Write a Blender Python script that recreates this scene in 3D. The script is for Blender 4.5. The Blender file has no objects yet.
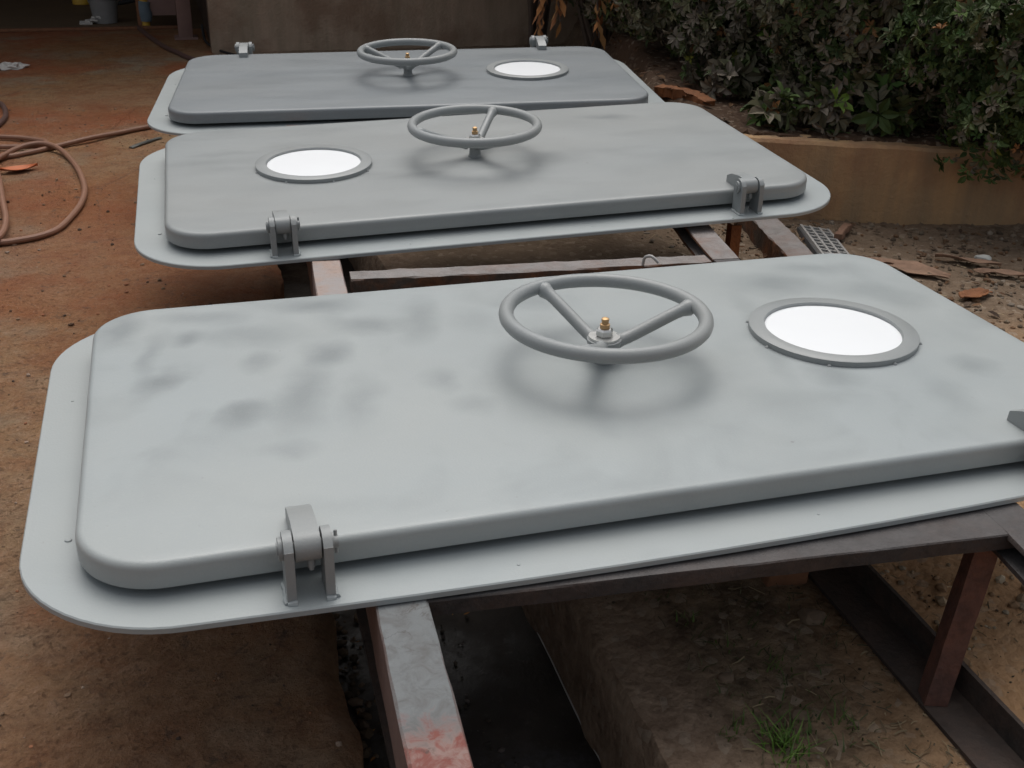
import bpy, bmesh, math, random
from mathutils import Vector, Matrix, noise
random.seed(11)
rad = math.radians
PI = math.pi
C = bpy.context.scene.collection
sc = bpy.context.scene

# ------------------------------------------------------------------ helpers
def tag(o, label=None, cat=None, group=None, kind=None):
    if label: o['label'] = label
    if cat: o['category'] = cat
    if group: o['group'] = group
    if kind: o['kind'] = kind
    return o

def empty(name, loc=(0, 0, 0), rz=0.0, mat=None):
    o = bpy.data.objects.new(name, None)
    C.objects.link(o)
    o.empty_display_size = 0.1
    if mat is not None:
        o.matrix_world = mat
    else:
        o.location = loc
        o.rotation_euler = (0, 0, rz)
    return o

def link(name, me, mat, parent=None, smooth=True, angle=35):
    if mat is not None and not me.materials:
        for m in (mat if isinstance(mat, (list, tuple)) else [mat]):
            me.materials.append(m)
    if smooth:
        for p in me.polygons: p.use_smooth = True
        try: me.set_sharp_from_angle(angle=rad(angle))
        except Exception: pass
    o = bpy.data.objects.new(name, me)
    C.objects.link(o)
    if parent is not None: o.parent = parent
    return o

def obj(name, bm, mat, parent=None, smooth=True, angle=35):
    bmesh.ops.recalc_face_normals(bm, faces=bm.faces)
    me = bpy.data.meshes.new(name)
    bm.to_mesh(me); bm.free()
    return link(name, me, mat, parent, smooth, angle)

def raw(name, vs, fs, mat, parent=None, smooth=False, col=None):
    me = bpy.data.meshes.new(name)
    me.from_pydata(vs, [], fs); me.update()
    if col is not None:
        a = me.color_attributes.new('tint', 'FLOAT_COLOR', 'POINT')
        flat = []
        for c in col: flat += [c[0], c[1], c[2], 1.0]
        a.data.foreach_set('color', flat)
    return link(name, me, mat, parent, smooth)

def box(bm, c, s, rz=0.0, M=None, bevel=0.0):
    T = Matrix.Translation(Vector(c)) @ Matrix.Rotation(rz, 4, 'Z')
    if M is not None: T = M
    r = bmesh.ops.create_cube(bm, size=1.0, matrix=T @ Matrix.Diagonal((*s, 1)))
    if bevel:
        es = {e for v in r['verts'] for e in v.link_edges}
        bmesh.ops.bevel(bm, geom=list(es), offset=bevel, segments=2, profile=0.5, affect='EDGES')

def loops(bm, rings, cap0=True, cap1=True):
    """rings: lists of points with equal length -> skinned closed tube"""
    R = [[bm.verts.new(p) for p in r] for r in rings]
    n = len(R[0])
    for a, b in zip(R, R[1:]):
        for i in range(n):
            bm.faces.new((a[i], a[(i + 1) % n], b[(i + 1) % n], b[i]))
    if cap0: bm.faces.new(R[0][::-1])
    if cap1: bm.faces.new(R[-1])

def lathe(bm, prof, c=(0, 0, 0), n=48, M=None):
    """profile of (radius, z); closed at both ends when radius 0 is not reached"""
    rings = []
    for r, z in prof:
        rings.append([(c[0] + r * math.cos(2 * PI * k / n), c[1] + r * math.sin(2 * PI * k / n), c[2] + z) for k in range(n)])
    if M is not None:
        rings = [[M @ Vector(p) for p in r] for r in rings]
    loops(bm, rings)

def annulus(bm, prof, c=(0, 0, 0), n=64):
    """profile is a closed loop in (r,z)"""
    m = len(prof)
    V = [[bm.verts.new((c[0] + r * math.cos(2 * PI * k / n), c[1] + r * math.sin(2 * PI * k / n), c[2] + z)) for r, z in prof] for k in range(n)]
    for k in range(n):
        a, b = V[k], V[(k + 1) % n]
        for j in range(m):
            bm.faces.new((a[j], a[(j + 1) % m], b[(j + 1) % m], b[j]))

def tube(bm, pts, r, n=10, cap=True):
    pts = [Vector(p) for p in pts]
    rings = []
    up = Vector((0, 0, 1))
    prev = None
    for i, p in enumerate(pts):
        t = (pts[min(i + 1, len(pts) - 1)] - pts[max(i - 1, 0)]).normalized()
        if prev is None:
            a = t.cross(up)
            if a.length < 1e-3: a = t.cross(Vector((1, 0, 0)))
            a.normalize()
        else:
            a = (prev - t * prev.dot(t)).normalized()
        prev = a
        b = t.cross(a)
        rr = r[i] if isinstance(r, (list, tuple)) else r
        rings.append([p + (a * math.cos(2 * PI * k / n) + b * math.sin(2 * PI * k / n)) * rr for k in range(n)])
    loops(bm, rings, cap, cap)

def cyl(bm, p, q, r, n=16): tube(bm, [p, q], r, n)

def smoothline(pts, sub=6):
    P = [Vector(p) for p in pts]; out = []
    for i in range(len(P) - 1):
        a, b, c, d = P[max(i - 1, 0)], P[i], P[i + 1], P[min(i + 2, len(P) - 1)]
        for k in range(sub):
            t = k / sub
            out.append(0.5 * ((2 * b) + (c - a) * t + (2 * a - 5 * b + 4 * c - d) * t * t + (3 * b - 3 * c + d - a) * t ** 3))
    out.append(P[-1])
    return out

def rrect(L, W, R, z, n=14, inset=0.0, edge=0):
    l, w, r = L / 2 - inset, W / 2 - inset, max(R - inset, 0.004)
    out = []
    if edge:
        for k in range(1, edge): out.append((l, (-w + r) + 2 * (w - r) * k / edge, z))
    for cx, cy, a0 in ((l - r, w - r, 0), (-l + r, w - r, 90), (-l + r, -w + r, 180), (l - r, -w + r, 270)):
        for k in range(n + 1):
            a = rad(a0 + 90 * k / n)
            out.append((cx + r * math.cos(a), cy + r * math.sin(a), z))
        if edge and a0 < 270:
            e0 = out[-1]; dx, dy = (-(2 * l - 2 * r), 0) if a0 == 0 else ((0, -(2 * w - 2 * r)) if a0 == 90 else ((2 * l - 2 * r), 0))
            for k in range(1, edge): out.append((e0[0] + dx * k / edge, e0[1] + dy * k / edge, z))
    return out

def sstep(a, b, x):
    t = max(0.0, min(1.0, (x - a) / (b - a))); return t * t * (3 - 2 * t)

# ------------------------------------------------------------------ materials
def new_mat(name):
    m = bpy.data.materials.new(name); m.use_nodes = True
    nt = m.node_tree; nt.nodes.clear()
    out = nt.nodes.new('ShaderNodeOutputMaterial')
    b = nt.nodes.new('ShaderNodeBsdfPrincipled')
    nt.links.new(b.outputs[0], out.inputs[0])
    return m, nt, b

class G:
    """small node-graph writer"""
    def __init__(s, name):
        s.m, s.nt, s.b = new_mat(name)
        s.tc = s.nt.nodes.new('ShaderNodeTexCoord')
    def n(s, t, **kw):
        x = s.nt.nodes.new(t)
        for k, v in kw.items(): setattr(x, k, v)
        return x
    def l(s, a, b): s.nt.links.new(a, b)
    def coord(s, scale=(1, 1, 1), rot=(0, 0, 0), space='Object', loc=(0, 0, 0)):
        mp = s.n('ShaderNodeMapping')
        mp.inputs['Scale'].default_value = scale; mp.inputs['Rotation'].default_value = rot; mp.inputs['Location'].default_value = loc
        s.l(s.tc.outputs[space], mp.inputs['Vector'])
        return mp.outputs[0]
    def noise(s, sc_=5, det=6, rough=.6, vec=None, dist=0.0):
        x = s.n('ShaderNodeTexNoise')
        x.inputs['Scale'].default_value = sc_; x.inputs['Detail'].default_value = det
        x.inputs['Roughness'].default_value = rough; x.inputs['Distortion'].default_value = dist
        s.l(vec if vec is not None else s.tc.outputs['Object'], x.inputs['Vector'])
        return x.outputs['Fac']
    def voro(s, sc_=30, vec=None, feature='F1', out='Distance'):
        x = s.n('ShaderNodeTexVoronoi', feature=feature); x.inputs['Scale'].default_value = sc_
        s.l(vec if vec is not None else s.tc.outputs['Object'], x.inputs['Vector'])
        return x.outputs[out]
    def ramp(s, fac, stops):
        x = s.n('ShaderNodeValToRGB'); e = x.color_ramp.elements
        while len(e) < len(stops): e.new(0.5)
        for el, (p, c) in zip(e, stops):
            el.position = p
            el.color = (c, c, c, 1) if isinstance(c, (int, float)) else (*c, 1)
        s.l(fac, x.inputs[0])
        return x.outputs[0]
    def mix(s, fac, a, b, mode='MIX'):
        x = s.n('ShaderNodeMix', data_type='RGBA', blend_type=mode)
        for sock, v in ((x.inputs[0], fac), (x.inputs[6], a), (x.inputs[7], b)):
            if isinstance(v, (int, float)): sock.default_value = v
            elif isinstance(v, (tuple, list)): sock.default_value = (*v, 1)
            else: s.l(v, sock)
        return x.outputs[2]
    def math(s, op, a, b=0.0, clamp=False):
        x = s.n('ShaderNodeMath', operation=op, use_clamp=clamp)
        for sock, v in ((x.inputs[0], a), (x.inputs[1], b)):
            if isinstance(v, (int, float)): sock.default_value = v
            else: s.l(v, sock)
        return x.outputs[0]
    def bump(s, h, strength=.3, dist=.01, nrm=None):
        x = s.n('ShaderNodeBump'); x.inputs['Strength'].default_value = strength; x.inputs['Distance'].default_value = dist
        s.l(h, x.inputs['Height'])
        if nrm is not None: s.l(nrm, x.inputs['Normal'])
        return x.outputs[0]
    def done(s, col=None, rough=.6, nrm=None, metal=0.0, spec=.5):
        def put(k, v):
            if v is None: return
            if isinstance(v, (int, float)): s.b.inputs[k].default_value = v
            elif isinstance(v, (tuple, list)): s.b.inputs[k].default_value = (*v, 1)
            else: s.l(v, s.b.inputs[k])
        put('Base Color', col); put('Roughness', rough); put('Normal', nrm); put('Metallic', metal); put('Specular IOR Level', spec)
        return s.m

GREY = (.325, .35, .348)
H = .055            # top of the lid above the frame plate
def paint(name, base=GREY, blotch=.5, seed=0.0, blobs=(), stretch=(1, 1, 1), rough=.42):
    """sprayed grey primer: soft overspray clouds, a few denser spots, painted handwheel shadow, fine orange peel"""
    g = G(name)
    v = g.coord(scale=stretch, loc=(seed, seed * .7, 0))
    a = g.ramp(g.noise(5.5, 3, .5, v, .6), [(.5, 0.0), (.72, 1.0)])
    c = g.ramp(g.noise(2.0, 3, .5, v, .3), [(.35, 0.0), (.65, 1.0)])
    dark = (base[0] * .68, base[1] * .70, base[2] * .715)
    bluish = (base[0] * .90, base[1] * .95, base[2] * 1.0)
    col = g.mix(g.math('MULTIPLY', c, .45), base, bluish)
    col = g.mix(g.math('MULTIPLY', g.math('MULTIPLY', a, c), blotch), col, dark)
    wv = g.n('ShaderNodeVectorMath', operation='ADD')
    nx = g.n('ShaderNodeTexNoise'); nx.inputs['Scale'].default_value = 11; nx.inputs['Detail'].default_value = 3
    g.l(g.tc.outputs['Object'], nx.inputs['Vector'])
    sub = g.n('ShaderNodeVectorMath', operation='MULTIPLY_ADD')
    sub.inputs[1].default_value = (.07, .07, 0); sub.inputs[2].default_value = (-.035, -.035, 0)
    g.l(nx.outputs['Color'], sub.inputs[0])
    g.l(g.tc.outputs['Object'], wv.inputs[0]); g.l(sub.outputs[0], wv.inputs[1])
    for (x, y, rx, ry, ang, k) in blobs:
        mp = g.n('ShaderNodeMapping', vector_type='TEXTURE')
        mp.inputs['Location'].default_value = (x, y, H); mp.inputs['Rotation'].default_value = (0, 0, rad(ang)); mp.inputs['Scale'].default_value = (rx * 1.25, ry * 1.25, .6)
        g.l(wv.outputs[0], mp.inputs['Vector'])
        ln = g.n('ShaderNodeVectorMath', operation='LENGTH'); g.l(mp.outputs[0], ln.inputs[0])
        f = g.ramp(ln.outputs['Value'], [(.2, 1.0), (1.0, 0.0)])
        col = g.mix(g.math('MULTIPLY', f, k), col, (base[0] * .62, base[1] * .645, base[2] * .665))
    speck = g.ramp(g.noise(120, 2, .5), [(.73, 0.0), (.78, 1.0)])
    col = g.mix(g.math('MULTIPLY', speck, .25), col, (.2, .2, .19))
    # chips, fine dust and hairline scratches of a lid handled since it was sprayed
    chip = g.ramp(g.noise(38, 2, .5, g.coord(loc=(seed * 2, 1, 0))), [(.775, 0.0), (.79, 1.0)])
    col = g.mix(g.math('MULTIPLY', chip, .55), col, (.12, .11, .10))
    dst = g.ramp(g.noise(300, 3, .7), [(.55, 0.0), (.75, .16)])
    col = g.mix(dst, col, (.50, .47, .42))
    sv = g.coord((1.2, 46, 1), rot=(0, 0, .62), loc=(seed, 0, 0))
    scr = g.ramp(g.noise(3.2, 2, .5, sv), [(.735, 0.0), (.76, 1.0)])
    scr = g.math('MULTIPLY', scr, g.ramp(g.noise(2.1, 2, .5, g.coord(loc=(5, seed, 0))), [(.52, 0.0), (.6, .35)]))
    col = g.mix(scr, col, (.44, .45, .44))
    h = g.noise(260, 2, .5)
    h2 = g.noise(3.0, 2, .4)
    n1 = g.bump(g.math('ADD', h2, g.math('MULTIPLY', g.noise(9, 3, .5), .18)), .38, .02)
    n2 = g.bump(h, .16, .002, n1)
    rg = g.ramp(g.noise(7, 4, .6, v), [(.3, rough - .05), (.7, rough + .10)])
    return g.done(col, rg, n2, spec=.5)

# dabs of darker overspray and painted handwheel shadow on the front door lid (x, y, rx, ry, angle, amount)
SPOTS1 = [(-0.727, 0.299, 0.035, 0.046, -14, 0.69), (-0.796, 0.101, 0.046, 0.044, -14, 0.75), (-0.802, 0.233, 0.024, 0.112, -14, 0.44), (-0.650, -0.061, 0.044, 0.049, -14, 0.88), (-0.478, 0.159, 0.055, 0.061, -14, 0.94),
          (-0.607, 0.153, 0.034, 0.048, -14, 0.50), (-0.611, 0.286, 0.115, 0.066, -14, 0.44), (-0.542, -0.004, 0.051, 0.137, -14, 0.62), (-0.373, 0.282, 0.074, 0.055, -14, 0.62), (-0.465, 0.411, 0.096, 0.045, -13, 0.62),
          (-0.266, 0.283, 0.043, 0.127, -14, 0.50), (-0.285, 0.000, 0.034, 0.056, -14, 0.44), (-0.447, -0.053, 0.041, 0.103, -14, 0.38), (-0.587, -0.204, 0.046, 0.035, -14, 0.38), (-0.265, -0.119, 0.046, 0.041, -14, 0.38),
          (-0.858, 0.372, 0.046, 0.096, -14, 0.62), (-0.702, 0.399, 0.092, 0.036, -14, 0.44), (-0.094, -0.108, 0.106, 0.118, -14, 0.44), (0.023, -0.107, 0.084, 0.139, -14, 0.56), (-0.038, -0.156, 0.033, 0.131, -14, 0.38),
          (0.140, -0.115, 0.073, 0.103, -14, 0.44), (0.564, 0.304, 0.106, 0.078, -13, 0.56), (0.703, 0.382, 0.110, 0.047, -13, 0.38), (0.749, 0.221, 0.090, 0.052, -13, 0.38), (0.802, 0.145, 0.059, 0.067, -13, 0.31),
          (0.435, -0.165, 0.055, 0.054, -14, 0.50), (0.910, 0.011, 0.072, 0.064, -14, 0.31), (0.730, -0.192, 0.052, 0.046, -14, 0.38), (0.390, 0.043, 0.032, 0.209, -14, 0.44), (0.277, -0.243, 0.059, 0.065, -14, 0.19),
          (0.598, -0.294, 0.044, 0.081, -14, 0.31), (-0.551, -0.387, 0.115, 0.029, -15, 0.15), (-0.010, 0.338, 0.085, 0.062, -13, 0.38), (-0.145, 0.254, 0.067, 0.071, -14, 0.31)]
SPOTS2 = [(.53, .33, .10, .03, -12, .5), (.10, -.09, .22, .06, 0, .4), (.22, -.05, .06, .06, 0, .35), (.00, -.03, .07, .05, 0, .3), (-.75, .2, .12, .02, 0, .22),
          (-.72, .05, .10, .02, 0, .22), (-.20, -.14, .14, .025, 0, .3), (-.36, -.10, .10, .03, 0, .22)]  # the dabs around the hub are painted handwheel shadow
SPOTS3 = [(.02, -.08, .22, .06, 0, .45), (-.18, .1, .12, .05, 0, .3), (.5, .3, .15, .06, 0, .3), (-.5, .1, .25, .05, 0, .3)]  # first dab is the painted shadow below the handwheel
P1 = paint('grey_primer_front', blotch=.6, seed=.3, blobs=[(*q[:5], min(1, q[5] * 1.3)) for q in SPOTS1])
P2 = paint('grey_primer_middle_dimmed', blotch=.5, seed=4.1, blobs=[(*q[:5], q[5] * 1.5) for q in SPOTS2], stretch=(.5, 1.3, 1), base=(.268, .283, .281))  # same primer, base darkened to paint in the dimmer light here
P3 = paint('grey_primer_rear_shaded', blotch=.5, seed=8.7, blobs=[(*q[:5], q[5] * 1.4) for q in SPOTS3], stretch=(.4, 1.6, 1), base=(.205, .223, .233))  # same primer, base darker still: shade at the back put into the colour
PF = paint('grey_primer_plain', blotch=.25, seed=2.2)
PH = paint('grey_primer_hinge', blotch=.35, seed=6.2, base=(.27, .284, .282))

def simple(name, col, rough=.5, metal=0.0, nz=0.15, sc_=30, bump=.15, spec=.5):
    g = G(name)
    f = g.noise(sc_, 5, .6)
    c = g.mix(f, tuple(x * (1 - nz) for x in col), tuple(min(1, x * (1 + nz)) for x in col))
    return g.done(c, rough, g.bump(f, bump, .004), metal, spec)

M_film = simple('white_protective_film', (.78, .80, .815), .45, 0, .02, 12, .05)
M_zinc = simple('zinc_plated_steel', (.62, .62, .60), .3, .9, .1)
M_brass = simple('brass', (.50, .33, .17), .5, .7, .15, 60)
M_rubber = simple('black_rubber_seal', (.02, .02, .02), .7)

def rust(name, base=(.075, .056, .044), dust=(.255, .24, .233), dusty=.9, orange=(.20, .075, .03), red=0.0):
    """mill-scaled, rusty section steel with dust lying on its upper faces"""
    g = G(name)
    n1 = g.noise(9, 8, .65); n2 = g.noise(40, 6, .65, dist=.4)
    col = g.mix(g.ramp(n1, [(.4, 0.0), (.65, 1.0)]), base, orange)
    col = g.mix(g.ramp(n2, [(.45, 0.0), (.7, .6)]), col, tuple(x * .45 for x in base))
    if dusty:
        geo = g.n('ShaderNodeNewGeometry'); sp = g.n('ShaderNodeSeparateXYZ'); g.l(geo.outputs['Normal'], sp.inputs[0])
        up = g.ramp(sp.outputs[2], [(.6, 0.0), (.95, 1.0)])
        cl = g.ramp(g.noise(16, 8, .7, dist=.5), [(.30, 0.5), (.6, 1.0)])
        col = g.mix(g.math('MULTIPLY', g.math('MULTIPLY', up, cl), dusty), col, dust)
    h = g.math('ADD', g.math('MULTIPLY', n2, .5), g.noise(90, 4, .6))
    return g.done(col, .75, g.bump(h, .55, .006), spec=.3), g
M_rust = rust('dusty_rusty_steel')[0]
M_rust_dark = rust('dark_rusty_steel', base=(.042, .037, .036), dust=(.125, .12, .12), dusty=.6, orange=(.062, .043, .036))[0]
M_rust_base = rust('base_steel', base=(.04, .033, .03), dust=(.12, .09, .075), dusty=.35, orange=(.07, .045, .035))[0]
M_rust_red = rust('red_brown_steel', base=(.10, .052, .042), dust=(.14, .11, .10), dusty=.4, orange=(.15, .065, .045))[0]
M_rust_orange = rust('orange_rust', base=(.20, .075, .03), dust=(.26, .13, .07), dusty=.35, orange=(.30, .11, .035))[0]

def rail_mat():
    g = G('oversprayed_rail')
    n1 = g.noise(9, 8, .65); n2 = g.noise(34, 7, .7, dist=.6)
    sp = g.n('ShaderNodeSeparateXYZ'); g.l(g.tc.outputs['Object'], sp.inputs[0])
    # red lead paint showing near the front end, grey overspray behind it
    yy = g.math('ADD', g.math('ADD', sp.outputs[1], .9), g.math('MULTIPLY', g.math('SUBTRACT', n2, .5), .16))
    red = g.ramp(g.math('ADD', g.math('MULTIPLY', g.math('SUBTRACT', yy, .9), 6.0), 10.6), [(.2, 1.0), (.5, 0.0)])
    back = g.ramp(g.math('ADD', g.math('MULTIPLY', g.math('SUBTRACT', yy, .9), 4.0), 5.5), [(.0, 0.0), (.9, 1.0)])
    rdc = g.mix(g.ramp(n2, [(.45, 0.0), (.6, 1.0)]), (.19, .065, .052), (.25, .165, .145))
    gry = g.mix(g.ramp(n2, [(.45, 0.0), (.68, 1.0)]), (.155, .165, .168), (.11, .108, .106))
    spot = g.ramp(g.noise(13, 3, .5), [(.70, 0.0), (.76, 1.0)])
    gry = g.mix(g.math('MULTIPLY', spot, .6), gry, (.30, .16, .11))
    dst = g.mix(g.ramp(n1, [(.4, 0.0), (.65, 1.0)]), (.32, .29, .28), (.36, .25, .20))
    col = g.mix(red, gry, rdc)
    col = g.mix(back, col, dst)
    geo = g.n('ShaderNodeNewGeometry'); s2 = g.n('ShaderNodeSeparateXYZ'); g.l(geo.outputs['Normal'], s2.inputs[0])
    up = g.ramp(s2.outputs[2], [(.5, 0.0), (.9, 1.0)])
    side = g.mix(n2, (.09, .06, .055), (.17, .115, .10))
    col = g.mix(up, side, col)
    crack = g.ramp(g.noise(11, 6, .6, g.coord((.7, 1.2, 1)), .6), [(.488, 0.0), (.5, 1.0), (.512, 0.0)])
    col = g.mix(g.math('MULTIPLY', g.math('MULTIPLY', crack, g.ramp(n1, [(.5, 0.0), (.62, 1.0)])), .8), col, (.06, .045, .04))
    return g.done(col, .7, g.bump(g.math('ADD', n2, g.math('MULTIPLY', n1, .5)), .5, .008), spec=.3)
M_rail = rail_mat()

def slab_mat():
    g = G('rust_stained_concrete')
    n1 = g.noise(1.1, 8, .62); n2 = g.noise(6, 9, .68, dist=.4); n3 = g.noise(45, 6, .7)
    col = g.mix(g.ramp(n1, [(.36, 0.0), (.62, 1.0)]), (0.241, 0.122, 0.060), (0.255, 0.179, 0.110))
    col = g.mix(g.ramp(n2, [(.44, 0.0), (.66, .75)]), col, (0.186, 0.083, 0.046))
    red = g.ramp(g.noise(.8, 6, .6, g.coord((1, 1, 1), loc=(3, 7, 0))), [(.50, 0.0), (.63, 1.0)])
    col = g.mix(g.math('MULTIPLY', red, .7), col, (0.290, 0.095, 0.056))
    gp = g.ramp(g.noise(1.7, 7, .65, g.coord(loc=(9, 2, 0))), [(.54, 0.0), (.66, 1.0)])
    col = g.mix(g.math('MULTIPLY', gp, .75), col, (0.228, 0.208, 0.154))
    col = g.mix(g.ramp(n3, [(.56, 0.0), (.76, .6)]), col, (0.345, 0.230, 0.147))
    pit = g.ramp(g.noise(75, 5, .75), [(.30, 1.0), (.42, 0.0)])
    col = g.mix(g.math('MULTIPLY', pit, .65), col, (0.076, 0.046, 0.029))
    crack = g.ramp(g.voro(1.3, g.coord(), 'DISTANCE_TO_EDGE'), [(0.0, 1.0), (.006, 0.0)])
    col = g.mix(g.math('MULTIPLY', crack, g.ramp(n2, [(.45, 0.0), (.6, .8)])), col, (0.069, 0.043, 0.027))
    n4 = g.noise(18, 10, .8, g.coord((1, 1.0, 1), rot=(0, 0, .5)), .8)
    col = g.mix(g.ramp(n4, [(.50, 0.0), (.64, .55)]), col, (.13, .075, .05))
    col = g.mix(g.ramp(n4, [(.36, .5), (.46, 0.0)]), col, (.27, .195, .145))
    scr = g.noise(16, 6, .7, g.coord((.18, 1.0, 1), rot=(0, 0, -.25)))
    col = g.mix(g.ramp(scr, [(.58, 0.0), (.68, .45)]), col, (.10, .065, .048))
    gr1 = g.noise(150, 4, .8); gr2 = g.noise(85, 5, .8, g.coord(loc=(2, 8, 0)))
    col = g.mix(g.ramp(gr1, [(.54, 0.0), (.66, .55)]), col, (.34, .25, .19))
    col = g.mix(g.ramp(gr2, [(.33, .7), (.44, 0.0)]), col, (.06, .035, .025))
    col = g.mix(g.ramp(g.noise(.5, 5, .6, g.coord(loc=(1, 5, 0))), [(.42, 0.0), (.6, .5)]), col, (.20, .072, .042))
    hv = g.n('ShaderNodeHueSaturation'); sy = g.n('ShaderNodeSeparateXYZ'); g.l(g.tc.outputs['Object'], sy.inputs[0])
    yy = g.math('ADD', sy.outputs[1], g.math('MULTIPLY', g.math('SUBTRACT', n2, .5), 2.5))
    worn = g.ramp(g.math('MULTIPLY', g.math('ADD', yy, 2.0), .16), [(.25, 1.0), (.62, 0.0)])
    tan_ = g.mix(g.ramp(n4, [(.38, 0.0), (.6, 1.0)]), (.31, .21, .145), (.14, .09, .06))
    col = g.mix(g.math('MULTIPLY', worn, .42), col, tan_)
    pitn = g.ramp(g.noise(26, 8, .75, g.coord(loc=(6, 3, 0)), .5), [(.34, .75), (.43, 0.0)])
    col = g.mix(pitn, col, (.075, .052, .04))
    hv.inputs['Value'].default_value = 1.20; hv.inputs['Saturation'].default_value = 1.16; g.l(col, hv.inputs['Color']); col = hv.outputs[0]
    h = g.math('ADD', g.math('MULTIPLY', n2, .8), g.math('MULTIPLY', n3, .5))
    h = g.math('SUBTRACT', g.math('ADD', h, g.math('MULTIPLY', gr2, .5)), g.math('MULTIPLY', pit, .25))
    return g.done(col, g.ramp(n2, [(.3, .6), (.7, .85)]), g.bump(h, .95, .022), spec=.3)
M_slab = slab_mat()

def soil_mat():
    g = G('gravelly_soil')
    sp = g.n('ShaderNodeSeparateXYZ'); g.l(g.tc.outputs['Object'], sp.inputs[0])
    n1 = g.noise(2.2, 8, .65); n2 = g.noise(14, 9, .7); n3 = g.noise(70, 6, .7)
    org = g.ramp(g.math('ADD', g.math('ADD', sp.outputs[0], g.math('MULTIPLY', n1, .5)), g.math('MULTIPLY', sp.outputs[1], -.35)), [(.62, 0.0), (.95, 1.0)])
    dark = g.mix(g.ramp(n2, [(.35, 0.0), (.62, 1.0)]), (.075, .052, .034), (.26, .185, .12))
    oran = g.mix(n2, (.34, .185, .088), (.52, .33, .185))
    col = g.mix(org, dark, oran)
    far = g.ramp(sp.outputs[1], [(.25, 0.0), (.9, 1.0)])
    gra = g.mix(n2, (0.105, 0.070, 0.045), (0.280, 0.203, 0.140))
    col = g.mix(far, col, gra)
    mud = g.ramp(g.math('ADD', sp.outputs[0], g.math('MULTIPLY', n1, .10)), [(.05, 1.0), (.16, 0.0)])
    col = g.mix(g.math('MULTIPLY', mud, .85), col, g.mix(g.ramp(n2, [(.35, 0.0), (.62, 1.0)]), (.19, .125, .085), (.36, .26, .185)))
    plant = g.ramp(sp.outputs[2], [(.5, 0.0), (.75, 1.0)])
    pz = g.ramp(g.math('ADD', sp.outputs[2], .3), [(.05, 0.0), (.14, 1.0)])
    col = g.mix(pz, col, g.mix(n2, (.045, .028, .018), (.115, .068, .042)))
    st = g.voro(55, None, 'F1', 'Color')
    bw = g.n('ShaderNodeRGBToBW'); g.l(st, bw.inputs[0])
    col = g.mix(g.ramp(bw.outputs[0], [(.72, 0.0), (.9, .5)]), col, (0.364, 0.294, 0.224))
    col = g.mix(g.ramp(n3, [(.28, .6), (.41, 0.0)]), col, (0.049, 0.034, 0.022))
    h = g.math('ADD', g.math('MULTIPLY', n2, .9), g.math('MULTIPLY', n3, .5))
    h = g.math('SUBTRACT', h, g.math('MULTIPLY', g.voro(55), .4))
    return g.done(col, .9, g.bump(h, .8, .018), spec=.2)
M_soil = soil_mat()

def gutter_mat():
    g = G('wet_gutter_mud')
    n1 = g.noise(4, 8, .65); n2 = g.noise(30, 7, .7)
    col = g.mix(g.ramp(n1, [(.4, 0.0), (.62, 1.0)]), (0.021, 0.017, 0.014), (0.063, 0.052, 0.044))
    col = g.mix(g.ramp(n2, [(.60, 0.0), (.72, .6)]), col, (0.115, 0.103, 0.092))
    wet = g.ramp(n1, [(.38, .30), (.55, .8)])
    scum = g.ramp(g.noise(3.2, 6, .65, g.coord(loc=(4, 4, 0))), [(.50, 0.0), (.60, 1.0)])
    fine = g.ramp(g.noise(60, 5, .7), [(.35, .25), (.6, 1.0)])
    sq = g.n('ShaderNodeSeparateXYZ'); g.l(g.tc.outputs['Object'], sq.inputs[0])
    frontm = g.ramp(g.math('MULTIPLY', g.math('ADD', sq.outputs[1], 1.0), 1.0), [(.45, 1.0), (.75, 0.0)])
    col = g.mix(g.math('MULTIPLY', g.math('MULTIPLY', scum, frontm), fine), col, (.125, .13, .14))
    geo = g.n('ShaderNodeNewGeometry'); sp = g.n('ShaderNodeSeparateXYZ'); g.l(geo.outputs['Normal'], sp.inputs[0])
    return g.done(col, wet, g.bump(n2, .35, .01), spec=.4)
M_gutter = gutter_mat()

def wall_mat(name, a, b, c, streak=1.0):
    g = G(name)
    v = g.coord((5, 5, .5))
    n1 = g.noise(2.2, 7, .65, v); n2 = g.noise(3, 6, .6); n3 = g.noise(50, 6, .7)
    col = g.mix(g.ramp(n1, [(.35, 0.0), (.65, 1.0)]), a, b)
    col = g.mix(g.math('MULTIPLY', g.ramp(n2, [(.48, 0.0), (.66, 1.0)]), .7), col, c)
    col = g.mix(g.ramp(n3, [(.6, 0.0), (.75, .35)]), col, tuple(x * .55 for x in a))
    return g.done(col, .85, g.bump(g.math('ADD', n3, g.math('MULTIPLY', n2, .9)), .6, .016), spec=.2)
M_wall = wall_mat('mud_splashed_concrete', (.50, .31, .16), (.34, .235, .14), (.30, .155, .09))
M_panel = wall_mat('stained_brown_wall', (.42, .31, .23), (.30, .235, .17), (.22, .14, .095))
M_shed = simple('dark_brown_board', (.07, .045, .03), .8, 0, .3, 3, .2)
M_column = simple('dull_maroon_column', (.22, .135, .115), .7, 0, .25, 8, .3)
M_floor2 = simple('oily_brown_floor', (.13, .085, .045), .8, 0, .3, 4, .3)
M_shade_roof = simple('shade_roof_sheet', (.16, .14, .13), .7, 0, .2, 3, .1)
M_hose = simple('brown_rubber_hose', (.24, .118, .072), .55, 0, .2, 25, .1)
M_hose_dark = simple('dark_rubber_hose', (.10, .055, .045), .55, 0, .2, 25, .1)
M_bark = simple('shrub_bark', (.09, .065, .05), .85, 0, .4, 20, .6)
M_grate = simple('dull_galvanised_grate', (.40, .39, .375), .6, .3, .25, 40, .3)
M_grate_dark = simple('dark_grate_body', (.06, .06, .062), .7, .2, .3, 20, .3)
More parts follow.
